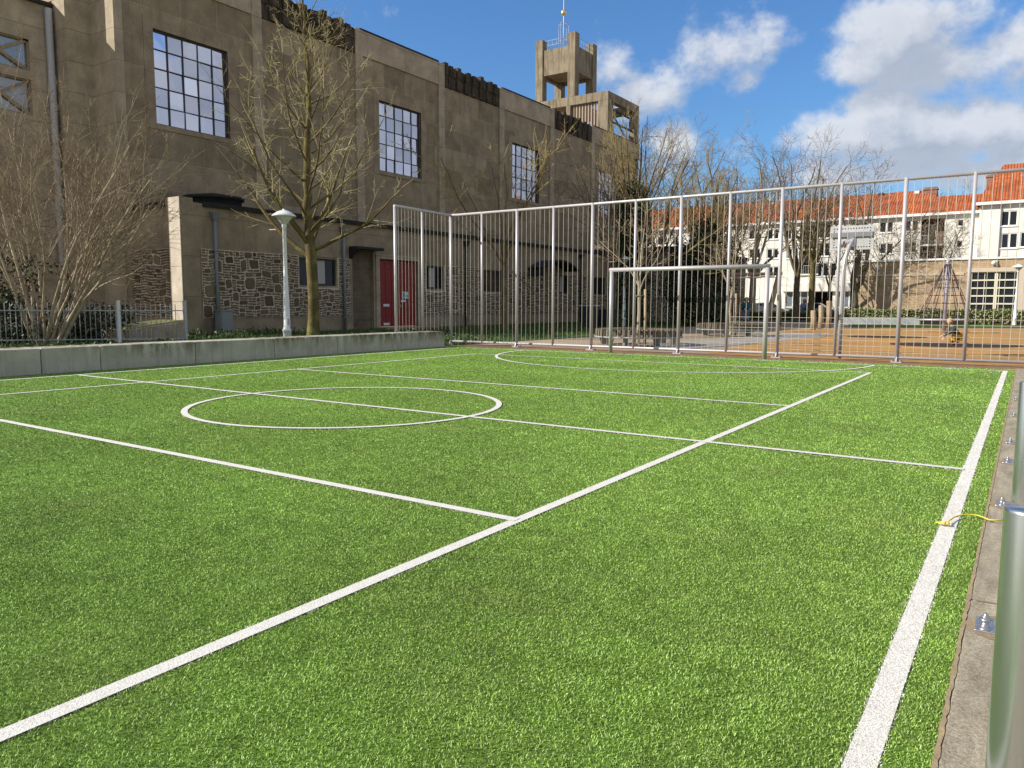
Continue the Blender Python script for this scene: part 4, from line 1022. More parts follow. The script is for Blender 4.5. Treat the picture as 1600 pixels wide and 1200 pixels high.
t4 = dep(1098,46.); t = tree('ivy_tree', t4, 'broad bushy tree with dark ivy covered trunk behind the goal', 'tree', (M['bark_grey'], M['twig_olive']), fastigiate(43, 9.6, .55, .3, 26)); ivy(t, t4, 6.0, 1.15, 260)
t4 = dep(1062,47.5); t = tree('ivy_tree', t4, 'low dark ivy tree just left of the broad bushy ivy tree', 'tree', (M['bark_grey'], M['twig_grey']), spreading(143, 5.2, 2.4, .5, .2, 4, (3,3,2,1), 3)); ivy(t, t4, 4.6, 1.0, 150)
t4 = dep(1130,48.); t = tree('shaggy_tree', t4, 'shaggy tree with hanging ivy at the right of the dark wing wall', 'tree', (M['bark_grey'], M['twig_grey']), spreading(44, 8.0, 2.6, .6, .2, 5, (5,5,4,2), 3)); ivy(t, t4, 5.0, .55, 70)
far = [('plain_tree',1172,66,13.2,4.0,.75,.30,'bare tree with pale trunk in front of the left part of the long apartment block',45,(1.0,)),
       ('plain_tree',1120,78,17.0,5,.8,.3,'tall bare tree whose thin crown rises above the ivy trees',46,()),
       ('plain_tree',1240,58,13.4,3.6,.62,.24,'tall bare tree with forked crown in front of the apartments left of the log posts',47,()),
       ('plain_tree',1263,56.5,10.4,4.6,.5,.23,'bare tree with mossy green trunk beside the taller forked tree',48,()),
       ('plain_tree',1345,76,14.6,5.2,.62,.24,'bare tree rising above the roof over the basketball board',49,()),
       ('plain_tree',1290,57,8.3,2.8,.6,.12,'thin low bare tree near the three log posts',50,()),
       ('plain_tree',1392,72,9.6,3.4,.6,.13,'thin bare tree standing just behind the left end of the school',51,()),
       ('plain_tree',1455,73,9.6,3.0,.75,.22,'dark many limbed bare tree behind the middle of the school roof',52,()),
       ('plain_tree',1493,112,17.2,7,.6,.3,'distant bare tree top showing above the roof between two chimneys',53,()),
       ('plain_tree',1028,74,16.5,5,.7,.28,'bare tree with pale twigs just right of the church corner',54,()),
       ('plain_tree',1003,57,9.0,2.0,.75,.12,'small pale twigged tree in front of the cream wall right of the church',56,())]
for nm, px, d, h, fk, sp_, r0, lb_, seed, ex in far:
    mats = g_ if px not in (1263,1172,1003) else ((M['bark_lime'] if px == 1263 else M['bark_pale'], M['twig_grey']))
    tree(nm, dep(px, d), lb_, 'tree', mats, spreading(seed, h, fk, sp_, r0, 6 if h > 9 else 5, (6,6,5,3), 3, rmin=.0075 if d < 62 else .0105), 'bare trees around the playground')
def pollard(T, Cr, b):
    g = np.random.default_rng(61)
    T.tube([b, b+np.array([.05,0,1.6]), b-R0*.15+np.array([0,0,3.2]), b+R0*.1+np.array([0,0,4.6])], [.3,.26,.2,.2], 10, 0, cap=True)
    T.tube([b+np.array([0,0,2.2]), b+R0*.55+np.array([0,0,3.1]), b+R0*.65+np.array([0,0,4.0])], [.2,.16,.15], 9)
    for p in (b+R0*.1+np.array([0,0,4.6]), b+R0*.65+np.array([0,0,4.0])):
        T.ball(p, .28, 0, 9)
        for i in range(14):
            d = unit(g.normal(size=3)+np.array([0,0,.7])); Cr.tube([p, p+d*.5, p+d*.9+np.array([0,0,.1])], [.03,.02,.01], 4)
tree('pollarded_tree', dep(1329,57), 'knobbly pollarded tree beside the left end of the school wall', 'tree', g_, pollard)
def young(seed, h):
    return spreading(seed, h, 2.0, .5, .055, 5, (4,4,3,2), 3, rmin=.008)
yt1 = dep(996,24.2); yt2 = dep(1140,31.8)
tree('young_tree', yt1, 'pale barked young tree growing in the middle of the nearer round bench', 'tree', (M['bark_pale'], M['twig_shrub']), young(71, 4.6))
tree('young_tree', yt2, 'young tree growing in the middle of the farther round bench', 'tree', (M['bark_pale'], M['twig_shrub']), young(72, 4.4))
for px, d, l in ((1006.5,23.9,'wooden stake tied to the young tree in the nearer round bench'),(1147,31.5,'wooden stake tied to the young tree in the farther round bench')):
    b = dep(px, d); s_ = thing('tree_stake', b, l, 'stake'); q = MB(); q.tube([b, b+np.array([0,0,.9]), b+np.array([-.02,0,1.72])], .045, 8); q.build('pole', M['log'], s_)
    q = MB(); q.tube([b+np.array([-.02,0,1.5])-R0*.3, b+np.array([-.02,0,1.52]), b+R0*.07+np.array([0,0,1.5])], .035, 6); q.build('tie', M['darkmetal'], s_)

# round slatted benches
def bench(c, R, label):
    root = thing('round_bench', c, label, 'bench', 'round benches around young trees')
    q = MB(); n = 56
    for i in range(n):
        a = 2*math.pi*i/n; ca, sa = math.cos(a), math.sin(a); r0_, r1_ = R*.62, R; w = .045
        t = np.array([-sa, ca, 0]); o = np.array([ca, sa, 0])
        p = lambda r, s_, z: tuple(c+o*r+t*s_*w+np.array([0,0,z]))
        q.hexa([p(r0_,-.7,.44),p(r1_,-1,.44),p(r1_,1,.44),p(r0_,.7,.44)],[p(r0_,-.7,.48),p(r1_,-1,.48),p(r1_,1,.48),p(r0_,.7,.48)])
        q.hexa([p(r1_-.03,-1,.27),p(r1_+.01,-1,.27),p(r1_+.01,1,.27),p(r1_-.03,1,.27)],[p(r1_-.03,-1,.438),p(r1_+.01,-1,.438),p(r1_+.01,1,.438),p(r1_-.03,1,.438)])
    q.build('seat', M['timber'], root)
    q = MB(); q.lathe([(R-.05,.22),(R+.03,.22),(R+.03,.265),(R-.05,.265),(R-.05,.22)], c, 56); q.build('rim', M['benchsteel'], root)
    for i in range(7):
        a = 2*math.pi*i/7+.3; o = np.array([math.cos(a), math.sin(a), 0]); t = np.array([-o[1], o[0], 0])*.03
        q = MB(); f = lambda r, s_, z: tuple(c+o*r+t*s_+np.array([0,0,z]))
        q.hexa([f(R*.72,-1,0),f(R*.9,-1,0),f(R*.9,1,0),f(R*.72,1,0)],[f(R*.64,-1,.437),f(R-.06,-1,.437),f(R-.06,1,.437),f(R*.64,1,.437)]); q.build('leg', M['benchsteel'], root)
bench(yt1, 1.36, 'nearer round slatted bench with white rim around a staked young tree'); bench(yt2, 1.36, 'farther round slatted bench with white rim around a staked young tree')

# street lamps
def lamp(b, label):
    root = thing('street_lamp', b, label, 'street lamp', 'white mushroom street lamps')
    q = MB(); q.lathe([(.12,0),(.12,.42),(.13,.43),(.13,.47),(.10,.5),(.092,1.2),(.06,2.2),(.055,3.45),(.068,3.46),(.068,3.55)], b, 16); q.build('pole', M['whitepaint'], root)
    q = MB(); q.box(b[0]+.1, b[0]+.14, b[1]-.09, b[1]-.02, .62, .8); q.build('hatch', M['rail'], root)
    q = MB(); q.lathe([(.065,3.54),(.085,3.56),(.20,3.70),(.26,3.77)], b, 20); q.build('diffuser', M['lampshade'], root)
    q = MB(); q.lathe([(.345,3.77),(.35,3.785),(.30,3.83),(.20,3.90),(.10,3.94),(.04,3.95),(.04,3.985),(0,3.99)], b, 24); q.lathe([(.345,3.77),(.26,3.772)], b, 24); q.build('lamp_hood', M['whitepaint'], root)
lamp(dep(450,22.6), 'white mushroom topped street lamp behind the wall left of the lime tree')
lamp(dep(973,43.0), 'mushroom topped street lamp in front of the ivy tree behind the goal')
lamp(dep(1580,50.2), 'white mushroom topped street lamp before the school window at the far right')

# iron railing behind the wall
ra = dep(-30,21.4); rb = dep(292,22.9)
rl = thing('iron_railing', (ra+rb)/2, 'grey iron railing of pointed bars between the shrub and the church', 'railing')
L_ = np.linalg.norm(rb-ra); nb = int(L_/.135); u = (rb-ra)/L_
for z in (.18, 1.02):
    q = MB(); q.bar(ra+np.array([0,0,z]), rb+np.array([0,0,z]), .045, .03); q.build('rail', M['rail'], rl)
pp = [0, .34, .665, 1.]
for k, (a, b) in enumerate(zip(pp[:-1], pp[1:])):
    q = MB()
    for i in range(int(nb*a), int(nb*b)):
        p = ra+u*i*.135; q.tube([p, p+np.array([0,0,.8]), p+np.array([0,0,1.16]), p+np.array([0,0,1.24])], [.012,.012,.012,.003], 5)
    q.build('bars', M['rail'], rl)
for a in (.665, 1.): p = ra+(rb-ra)*a; q = MB(); q.box(p[0]-.04, p[0]+.04, p[1]-.04, p[1]+.04, 0, 1.32); q.build('post', M['whitepaint'] if a < 1 else M['rail'], rl)

# sloping concrete hatch with moss on top
c_ = dep(163,24.0); hc = thing('concrete_hatch', c_, 'low sloping concrete slab with mossy top behind the railing at the church corner', 'hatch')
a1, b1 = dep(160,24.2), dep(204,23.4); b2 = dep(296,25.3); a2 = a1+(b2-b1)
v = lambda p, z: (p[0], p[1], z)
q = MB(); q.hexa([v(a1,0),v(b1,0),v(b2,0),v(a2,0)], [v(a1,.42),v(b1,.42),v(b2,.66),v(a2,.66)]); q.build('slab', M['pier'], hc, bevel=.015)
q = MB(); i_ = lambda p, o: p+(((a1+b1+a2+b2)/4)-p)*o
q.hexa([v(i_(a1,.1),.42),v(i_(b1,.1),.42),v(i_(b2,.1),.64),v(i_(a2,.1),.64)],[v(i_(a1,.12),.475),v(i_(b1,.12),.475),v(i_(b2,.12),.69),v(i_(a2,.12),.69)]); q.build('moss', mottled('hatch_moss', (.20,.20,.07), (.27,.24,.13), 3., .95, .01, 25.), hc)
# cabinet and bins
b = onX(351, 520, -25.5); b[2] = 0; cb = thing('electric_cabinet', b, 'small grey metal cabinet on the grass in front of the stone wall', 'cabinet')
q = MB(); q.box(b[0]-.2, b[0]+.2, b[1]-.26, b[1]+.26, 0, .95); q.box(b[0]-.23, b[0]+.23, b[1]-.29, b[1]+.29, .95, 1.0); q.build('body', M['cabinet'], cb, bevel=.01)
q = MB(); q.box(b[0]+.2, b[0]+.215, b[1]-.22, b[1]+.22, .08, .9); q.build('door', M['cabinet'], cb)
def bin_(px, d, l, w, h):
    b = dep(px, d); r_ = thing('litter_bin', b, l, 'bin', 'dark bins by the church wall')
    q = MB(); q.hexa([(b[0]-w*.4,b[1]-w*.4,0),(b[0]+w*.4,b[1]-w*.4,0),(b[0]+w*.4,b[1]+w*.4,0),(b[0]-w*.4,b[1]+w*.4,0)],[(b[0]-w/2,b[1]-w/2,h),(b[0]+w/2,b[1]-w/2,h),(b[0]+w/2,b[1]+w/2,h),(b[0]-w/2,b[1]+w/2,h)]); q.build('body', M['darkmetal'], r_, bevel=.02)
    q = MB(); q.box(b[0]-w*.54, b[0]+w*.54, b[1]-w*.54, b[1]+w*.54, h+.003, h+.07); q.build('lid', M['rail'] if px < 930 else M['darkmetal'], r_, bevel=.02)
bin_(920,40,'dark litter bin with pale lid rim by the church wall','' or .75,1.15); bin_(946,41,'dark lidded wheeled bin right of the pale rimmed bin',.9,.95)

# swing frame of logs
sf = thing('swing_frame', dep(1150,47), 'timber swing frame of leaning logs with a horizontal beam on the playground', 'swing frame')
def logs(a, b, r, nm): q = MB(); a = np.array(a); b = np.array(b); q.tube([a, a+(b-a)*.5+np.array([.03,.02,0]), b], [r*1.1, r, r*.9], 10); q.build(nm, M['log'], sf)
dz = lambda px, d, z: dep(px, d, z)
logs(dz(1085,46,0), dz(1104,47,3.15), .13, 'leg'); logs(dz(1114,49.5,0), dz(1103,47.2,3.0), .12, 'leg'); logs(dz(1193,46,0), dz(1212,47,3.35), .15, 'leg'); logs(dz(1215,49.5,0), dz(1210,47.2,3.2), .13, 'leg')
logs(dz(1098,47.1,3.06), dz(1216,47.1,3.18), .11, 'beam')
for px in (1140,1170):
    q = MB(); a = dz(px,47.1,3.05); q.tube([a, dz(px,47.1,1.5), dz(px+(4 if px < 1150 else -4),47.1,.65)], .012, 4); q.build('rope', M['rail'], sf)
q = MB(); a = dz(1144,47.1,.62); b = dz(1166,47.1,.62); q.bar(a, b, .3, .05); q.build('seat', M['darkmetal'], sf)
tp = thing('barrier_tape', dz(1150,45.6,2.8), 'orange and white barrier tape strung under the swing beam', 'tape')
q = MB(); a = dz(1118,46.4,2.86); b = dz(1205,46.4,2.98); 
for i in range(8):
    p0, p1 = a+(b-a)*i/8, a+(b-a)*(i+1)/8; q.bar(p0, p1, .01, .09, i % 2)
q.build('tape', [M['yellowplastic'], M['sign']], tp)
# log posts
for px, y1, yb, l in ((1270,485,515,'shortest of the three upright log posts'),(1282,477,513.5,'middle one of the three upright log posts'),(1294,470,513,'tallest of the three upright log posts, at their right end')):
    b = gnd(px, yb); z = onY(px, y1, b[1])[2]; r_ = thing('log_post', b, l, 'log post', 'upright playground log posts'); q = MB(); q.tube([b, b+np.array([.02,0,z*.5]), b+np.array([-.02,.01,z-.05]), b+np.array([-.02,.01,z])], [.15,.14,.135,.11], 12); q.build('log', M['log'], r_)

# basketball stand with bent pole
bb = np.array([-3.62, 19.05, 0]); bk = thing('basketball_stand', bb, 'basketball stand with bent grey pole and pale perforated backboard just behind the fence', 'basketball stand')
BY = 20.35; top = onY(1323, 387, BY-.25); cb_ = onY(1331, 371.5, BY)
q = MB(); k0 = onY(1315, 415, 19.15)
q.tube([bb, bb+np.array([0,0,1.2]), (bb[0]+.01,19.06,2.0), (bb[0]+.03,19.1,2.35), (bb[0]+.07,19.2,2.6), (bb[0]+.14,19.4,2.76), (top[0]-.1,19.8,top[2]+.06), (top[0]+.02,BY-.05,top[2]+.05)], [.05,.05,.05,.05,.05,.05,.048,.046], 12); q.build('pole', M['steel'], bk)
W_, H_ = 1.0, .59
hs = MB()
def brd(): 
    hs.box(cb_[0]-W_/2, cb_[0]+W_/2, BY, BY+.03, cb_[2]-H_/2, cb_[2]+H_/2)
brd(); bo = hs.build('backboard', M['board'], bk, bevel=.004)
q = MB()
for i in range(14):
    x = cb_[0]-W_/2+.09+i*(W_-.18)/13
    for z in (cb_[2]+H_/2-.07, cb_[2]-H_/2+.07): q.tube([(x,BY-.006,z),(x,BY+.001,z)], .014, 8)
for j in range(1,7):
    z = cb_[2]-H_/2+.07+j*(H_-.14)/7
    for x in (cb_[0]-W_/2+.09, cb_[0]+W_/2-.09): q.tube([(x,BY-.006,z),(x,BY+.001,z)], .014, 8)
q.build('drain_hole', M['dark'], bo)
q = MB(); q.box(cb_[0]-W_/2+.02, cb_[0]+W_/2-.02, BY-.05, BY-.004, cb_[2]+.02, cb_[2]+.13); q.box(cb_[0]-.1, cb_[0]+.06, BY-.05, BY-.004, cb_[2]-H_/2, cb_[2]+.02); q.build('arm_shadow_tee', M['boardshadow'], bk)  # grey T shaped as the pole arm's shadow on the board
q = MB()
for i in range(18):
    a, b = 2*math.pi*i/18, 2*math.pi*(i+1)/18; c = (cb_[0], BY+.33, cb_[2]-H_/2+.04)
    q.tube([(c[0]+.23*math.cos(a),c[1]+.23*math.sin(a),c[2]),(c[0]+.23*math.cos(b),c[1]+.23*math.sin(b),c[2])], .012, 6)
q.box(cb_[0]-.07, cb_[0]+.07, BY+.03, BY+.12, c[2]-.02, c[2]+.01)
ri = q.build('rim', M['rim'], bk)
q = MB()
for i in range(12):
    a, b = 2*math.pi*i/12, 2*math.pi*(i+1.5)/12
    q.tube([(c[0]+.23*math.cos(a),c[1]+.23*math.sin(a),c[2]),(c[0]+.17*math.cos(b),c[1]+.17*math.sin(b),c[2]-.2),(c[0]+.12*math.cos(a),c[1]+.12*math.sin(a),c[2]-.38)], .007, 4)
q.build('net', M['darkrope'], ri)

# climbing net: mast, ring and rope cone
cm = dep(1471,36.3); ct = thing('climbing_net', cm, 'mauve climbing pole with rope net cone and round platform ring on the playground', 'climbing frame')
q = MB(); q.tube([cm, cm+np.array([0,0,1.7]), cm+np.array([0,0,3.28])], [.095,.09,.085], 12); q.ball(cm+np.array([0,0,3.3]), .1, 0, 10); q.build('pole', M['mauve'], ct)
q = MB(); Rr = 1.42; q.lathe([(Rr-.03,.56),(Rr+.03,.56),(Rr+.03,.62),(Rr-.03,.62),(Rr-.03,.56)], cm, 36)
for k in range(6): a = k*math.pi/3; q.bar(cm+np.array([0,0,.58]), cm+np.array([Rr*math.cos(a),Rr*math.sin(a),.58]), .05, .03)
q.build('ring', M['mauve'], ct)
q = MB(); nst = 12; pt = lambda a, t: cm+np.array([(.1+(Rr-.1)*t**1.0*.82)*math.cos(a), (.1+(Rr-.1)*t*.82)*math.sin(a), 3.2-2.6*t])
for k in range(nst):
    a = 2*math.pi*k/nst; q.tube([pt(a,0), pt(a,.5), pt(a,1)], .017, 5)
for t_ in (.28,.42,.56,.7,.84):
    for k in range(nst):
        a, b = 2*math.pi*k/nst, 2*math.pi*(k+1)/nst; q.tube([pt(a,t_), (pt(a,t_)+pt(b,t_))/2-np.array([0,0,.03]), pt(b,t_)], .013, 4)
q.build('rope_net', M['darkrope'], ct)

# hedges, planters
def hedge(name, a, b, w, h, n, mat, label, parentname='foliage', size=.07):
    a = np.array(a); b = np.array(b); u = unit(b-a); s_ = np.array([-u[1], u[0], 0]); L = np.linalg.norm(b-a)
    r_ = thing(name, (a+b)/2, label, 'hedge'); q = MB(); e = .12
    q.hexa([a+s_*(w/2-e), a-s_*(w/2-e), b-s_*(w/2-e), b+s_*(w/2-e)], [v(a+s_*(w/2-e),h-e), v(a-s_*(w/2-e),h-e), v(b-s_*(w/2-e),h-e), v(b+s_*(w/2-e),h-e)])
    q.build('branches', M['soil'], r_)
    P = a[None]+u[None]*rng.random((n,1))*L+s_[None]*(rng.random((n,1))-.5)*w; P[:,2] = h*(.04+.96*rng.random(n)**.8)+.05*np.sin(P[:,0]*3)
    edge = rng.random(n) < .7; side = np.where(rng.random(n) < .5, 1, -1)
    off = (s_[None]*((w/2)*side)[:,None]); pr_ = ((P-a[None])@s_)[:,None]*s_[None]
    P = np.where(edge[:,None], P-pr_+off+rng.normal(size=(n,3))*.03, P)
    if isinstance(mat, tuple): k = int(n*.55); leafcloud(P[:k], size, r_, parentname, mat[0]); leafcloud(P[k:], size, r_, parentname, mat[1])
    else: leafcloud(P, size, r_, parentname, mat)
hedge('hedge', dep(1162,66), dep(1320,61), .9, .72, 5000, M['hedge'], 'low clipped green hedge in front of the parked cars and apartments')
hedge('beech_hedge', (-11.6,61.2,0), (4.5,61.2,0), .8, 1.02, 11000, (M['hedge'], M['dryleaf']), 'patchy green and brown hedge running along the school wall')
def lowwall(name, a, b, h, t, mat, label):
    r_ = thing(name, (a+b)/2, label, 'wall'); q = MB(); u = unit(b-a); s_ = np.array([-u[1],u[0],0])*t/2
    n = max(1, int(np.linalg.norm(b-a)/1.9))
    for i in range(n):
        p0, p1 = a+(b-a)*(i+.004)/n, a+(b-a)*(i+.996)/n
        q.hexa([v(p0+s_,-.02),v(p0-s_,-.02),v(p1-s_,-.02),v(p1+s_,-.02)],[v(p0+s_,h),v(p0-s_,h),v(p1-s_,h),v(p1+s_,h)])
    q.build('wall_panel', mat, r_); return r_
lowwall('low_wall', dep(1160,60), dep(1318,57), .12, .3, plain('dark_grey_wall', (.17,.16,.15), .9), 'low dark grey wall below the clipped hedge')
lowwall('planter_wall', gnd(1313,506.5), gnd(1436,507), .46, .12, M['whitetrim'], 'low white panel wall left of the climbing net')
lowwall('planter_wall', gnd(1440,507), gnd(1510,507), .5, .12, M['timber'], 'low grey boarded planter wall behind the climbing net')

# plants at the wall foot
Q = []
for i in range(170):
    y = 9+12.5*rng.random(); x = -14.6-6.5*rng.random()**1.3 if rng.random() < .55 else XA+.25+rng.random()*1.5
    Q.append(np.array([x, y, .12])+rng.normal(size=(26,3))*np.array([.2,.2,.08]))
P_ = np.concatenate(Q); P_[:,2] = np.abs(P_[:,2]); lo = leafcloud(P_, .05, None, 'ground_cover', M['herb'])
tag(lo, 'low green leafy plants between the concrete wall and the church', 'ground cover', kind='stuff')
N_ = 60000; gx = -26+11.6*rng.random(N_); gy = 5+45*rng.random(N_); ok = ~((gy > 21.4) & (gx > -17.7-(gy-21.8)*0+3.3)) & ((gy < 21.2) | (gx < -14.6-(gy-21.5)*.12))
gx, gy = gx[ok], gy[ok]; n_ = len(gx); aa = rng.random(n_)*6.28; hh = .05+.09*rng.random(n_); ww = .018
G_ = np.zeros((n_,3,3)); G_[:,0] = np.stack([gx-ww*np.cos(aa), gy-ww*np.sin(aa), 0*gx-.012],1); G_[:,1] = np.stack([gx+ww*np.cos(aa), gy+ww*np.sin(aa), 0*gx-.012],1); G_[:,2] = np.stack([gx+.05*np.cos(aa*3), gy+.05*np.sin(aa*3), hh],1)
tag(np_obj('lawn_grass', G_.reshape(-1,3), 3, [(0,1,2)], M['herb']), 'rough grass of the lawn in front of the church', 'grass', kind='stuff')

# ================================================================ people
def skinmesh(name, J, E, mat, parent, sub=1):
    me = bpy.data.meshes.new(name); keys = list(J); org = np.array(ORG[parent.name])
    me.from_pydata([tuple(np.array(J[k][0])-org) for k in keys], [(keys.index(a), keys.index(b)) for a, b in E], [])
    o = bpy.data.objects.new(name, me); C.objects.link(o); m_ = o.modifiers.new('s', 'SKIN'); m_.use_smooth_shade = True
    me.skin_vertices.new() if not me.skin_vertices else None
    for i, k in enumerate(keys): me.skin_vertices[0].data[i].radius = (J[k][1], J[k][1]); me.skin_vertices[0].data[i].use_root = (i == 0)
    s_ = o.modifiers.new('b', 'SUBSURF'); s_.levels = sub; s_.render_levels = sub
    dg = bpy.context.evaluated_depsgraph_get(); me2 = bpy.data.meshes.new_from_object(o.evaluated_get(dg)); me2.name = name
    bpy.data.objects.remove(o); o = bpy.data.objects.new(name, me2); C.objects.link(o); me2.materials.clear(); me2.materials.append(mat)
    o.parent = parent; ORG[o.name] = tuple(org); return o
def person(base, fdir, J0, s, label, jacket, trousers, shoes, hair, hairlen=1.):
    """J0: joints in (forward, left, up) body units; s scales to metres"""
    f = unit(np.array([fdir[0], fdir[1], 0])); l = np.array([-f[1], f[0], 0]); b = np.array(base, float)
    W = lambda p: b+(f*p[0]+l*p[1])*s+np.array([0,0,p[2]*s])
    root = thing('person', base, label, 'person')
    R = dict(pel=.085, spi=.085, che=.095, nek=.045, hed=.05, shL=.055, shR=.055, elL=.036, elR=.036, wrL=.024, wrR=.024, hiL=.07, hiR=.07, knL=.05, knR=.05, anL=.033, anR=.033, toL=.028, toR=.028, paL=.022, paR=.022)
    E = [('pel','spi'),('spi','che'),('che','nek'),('nek','hed')]
    for q_ in 'LR': E += [('che','sh'+q_),('sh'+q_,'el'+q_),('el'+q_,'wr'+q_),('wr'+q_,'pa'+q_),('pel','hi'+q_),('hi'+q_,'kn'+q_),('kn'+q_,'an'+q_),('an'+q_,'to'+q_)]
    J = {}
    for k, p in J0.items(): J[k] = (W(p), R[k]*s*.92)
    for q_ in 'LR':
        w, e = np.array(J0['wr'+q_]), np.array(J0['el'+q_]); d = unit(w-e); J['pa'+q_] = (W(w+d*.055), R['paL']*s)
        side = perp(d)
        for i in range(5):                            # thumb and four fingers
            off = side*((i-2)*.014); L = (.045,.06,.066,.06,.045)[i]; nm = 'f%d%s' % (i, q_); nn = nm+'t'
            J[nm] = (W(w+d*(.07 if i else .045)+off*(1.4 if i else 2.2)), .0085*s); J[nn] = (W(w+d*(.07+L)+off*1.8+np.array([0,0,-.012])), .007*s)
            E += [('pa'+q_, nm), (nm, nn)]
    order = ['pel']+[k for k in J if k != 'pel']; J = {k: J[k] for k in order}
    body = skinmesh('body', J, E, M['skin'], root)
    H_ = np.array(J0['hed']); hd = MB(); c = W(H_+np.array([.012,0,.045]))
    hb = MB(); hb.ball(c, .078*s, 0, 14, (1.05,.95,1.3)); hb.ball(W(H_+np.array([.095,0,.04])), .016*s, 0, 8)
    for q_ in (-1, 1): hb.ball(W(H_+np.array([.0,.078*q_,.045])), .02*s, 0, 8, (.7,.5,1.2))
    hb.build('head', M['skin'], root)
    ey = MB()
    for q_ in (-1, 1): ey.ball(W(H_+np.array([.083,.03*q_,.062])), .010*s, 0, 6)
    ey.ball(W(H_+np.array([.083,0,-.0])), .014*s, 1, 6, (.6,1.3,.4)); ey.build('face', [M['dark'], M['rim']], root)
    hr = MB(); hr.ball(W(H_+np.array([-.012,0,.075])), .088*s, 0, 14, (1.08,1.02,1.15)); hr.ball(W(H_+np.array([-.05,0,.02])), .07*s*hairlen, 0, 10, (.8,1.05,1.2)); hr.build('hair', hair, root)
    up = {k: (J[k][0], r_*s) for k, r_ in dict(spi=.125, che=.13, shL=.072, shR=.072, elL=.052, elR=.052).items()}
    for q_ in 'LR': up['wr'+q_] = (J['wr'+q_][0]*.9+J['el'+q_][0]*.1, .036*s)
    up['low'] = (W(np.array(J0['pel'])*.55+np.array(J0['spi'])*.45), .125*s); up['col'] = (W(np.array(J0['nek'])*.7+np.array(J0['che'])*.3), .06*s)
    skinmesh('jacket', {k: up[k] for k in ['spi']+[k for k in up if k != 'spi']}, [('spi','low'),('spi','che'),('che','col')]+[e for q_ in 'LR' for e in (('che','sh'+q_),('sh'+q_,'el'+q_),('el'+q_,'wr'+q_))], jacket, root)
    lw = {'pel': (J['pel'][0], .115*s)}
    for q_ in 'LR': lw['hi'+q_] = (J['hi'+q_][0], .09*s); lw['kn'+q_] = (J['kn'+q_][0], .064*s); lw['an'+q_] = (J['an'+q_][0]*.92+J['kn'+q_][0]*.08, .05*s)
    skinmesh('trousers', lw, [e for q_ in 'LR' for e in (('pel','hi'+q_),('hi'+q_,'kn'+q_),('kn'+q_,'an'+q_))], trousers, root)
    for q_ in 'LR':
        a, t_ = np.array(J0['an'+q_]), np.array(J0['to'+q_]); fd = unit((t_-a)*np.array([1,1,0]))
        sh = {'a': (W(a+np.array([0,0,.02])), .045*s), 'h': (W(np.array([a[0],a[1],.04])-fd*.02), .042*s), 'm': (W(np.array([t_[0],t_[1],.04])-fd*.05), .042*s), 't': (W(np.array([t_[0],t_[1],.034])+fd*.02), .033*s)}
        skinmesh('shoe', {'h': sh['h'], 'a': sh['a'], 'm': sh['m'], 't': sh['t']}, [('h','a'),('h','m'),('m','t')], shoes, root)
    return root
squat = dict(pel=(-.16,0,.27), spi=(-.08,0,.42), che=(.03,0,.56), nek=(.11,0,.69), hed=(.16,0,.76), shL=(.05,.14,.58), shR=(.05,-.14,.58), elL=(.2,.18,.42), elR=(.17,-.18,.40), wrL=(.40,.12,.34), wrR=(.30,-.08,.24),
             hiL=(-.13,.09,.26), hiR=(-.13,-.09,.26), knL=(.12,.14,.36), knR=(.02,-.14,.12), anL=(-.02,.12,.07), anR=(-.24,-.12,.09), toL=(.12,.13,.03), toR=(-.14,-.13,.03))
stand = dict(pel=(0,0,.95/1.75), spi=(0,0,.63), che=(0,0,.74), nek=(0,0,.83), hed=(.01,0,.89), shL=(0,.115,.80), shR=(0,-.115,.80), elL=(.0,.15,.64), elR=(.02,-.15,.64), wrL=(.06,.14,.51), wrR=(.09,-.13,.52),
             hiL=(0,.055,.52), hiR=(0,-.055,.52), knL=(.05,.06,.29), knR=(.0,-.06,.29), anL=(.03,.06,.045), anR=(-.08,-.06,.05), toL=(.13,.06,.02), toR=(.02,-.06,.02))
chb = gnd(1489, 538.5); person(chb, -R0, squat, .92, 'child in dark jacket and yellow trousers crouching on the orange playground', M['jacket'], M['yellow'], M['boots'], M['hair'])
person(dep(1163,54.5), R0*-.6+np.array([.3,.6,0]), stand, 1.72, 'person in a teal coat and pale jeans standing left of the clipped hedge', M['teal'], M['denim'], M['darkmetal'], M['hair'])
person(dep(1253,64.5), R0, stand, 1.70, 'person in pale blue coat and orange hat walking behind the clipped hedge', M['bluecoat'], M['denim'], M['darkmetal'], M['hairginger'])

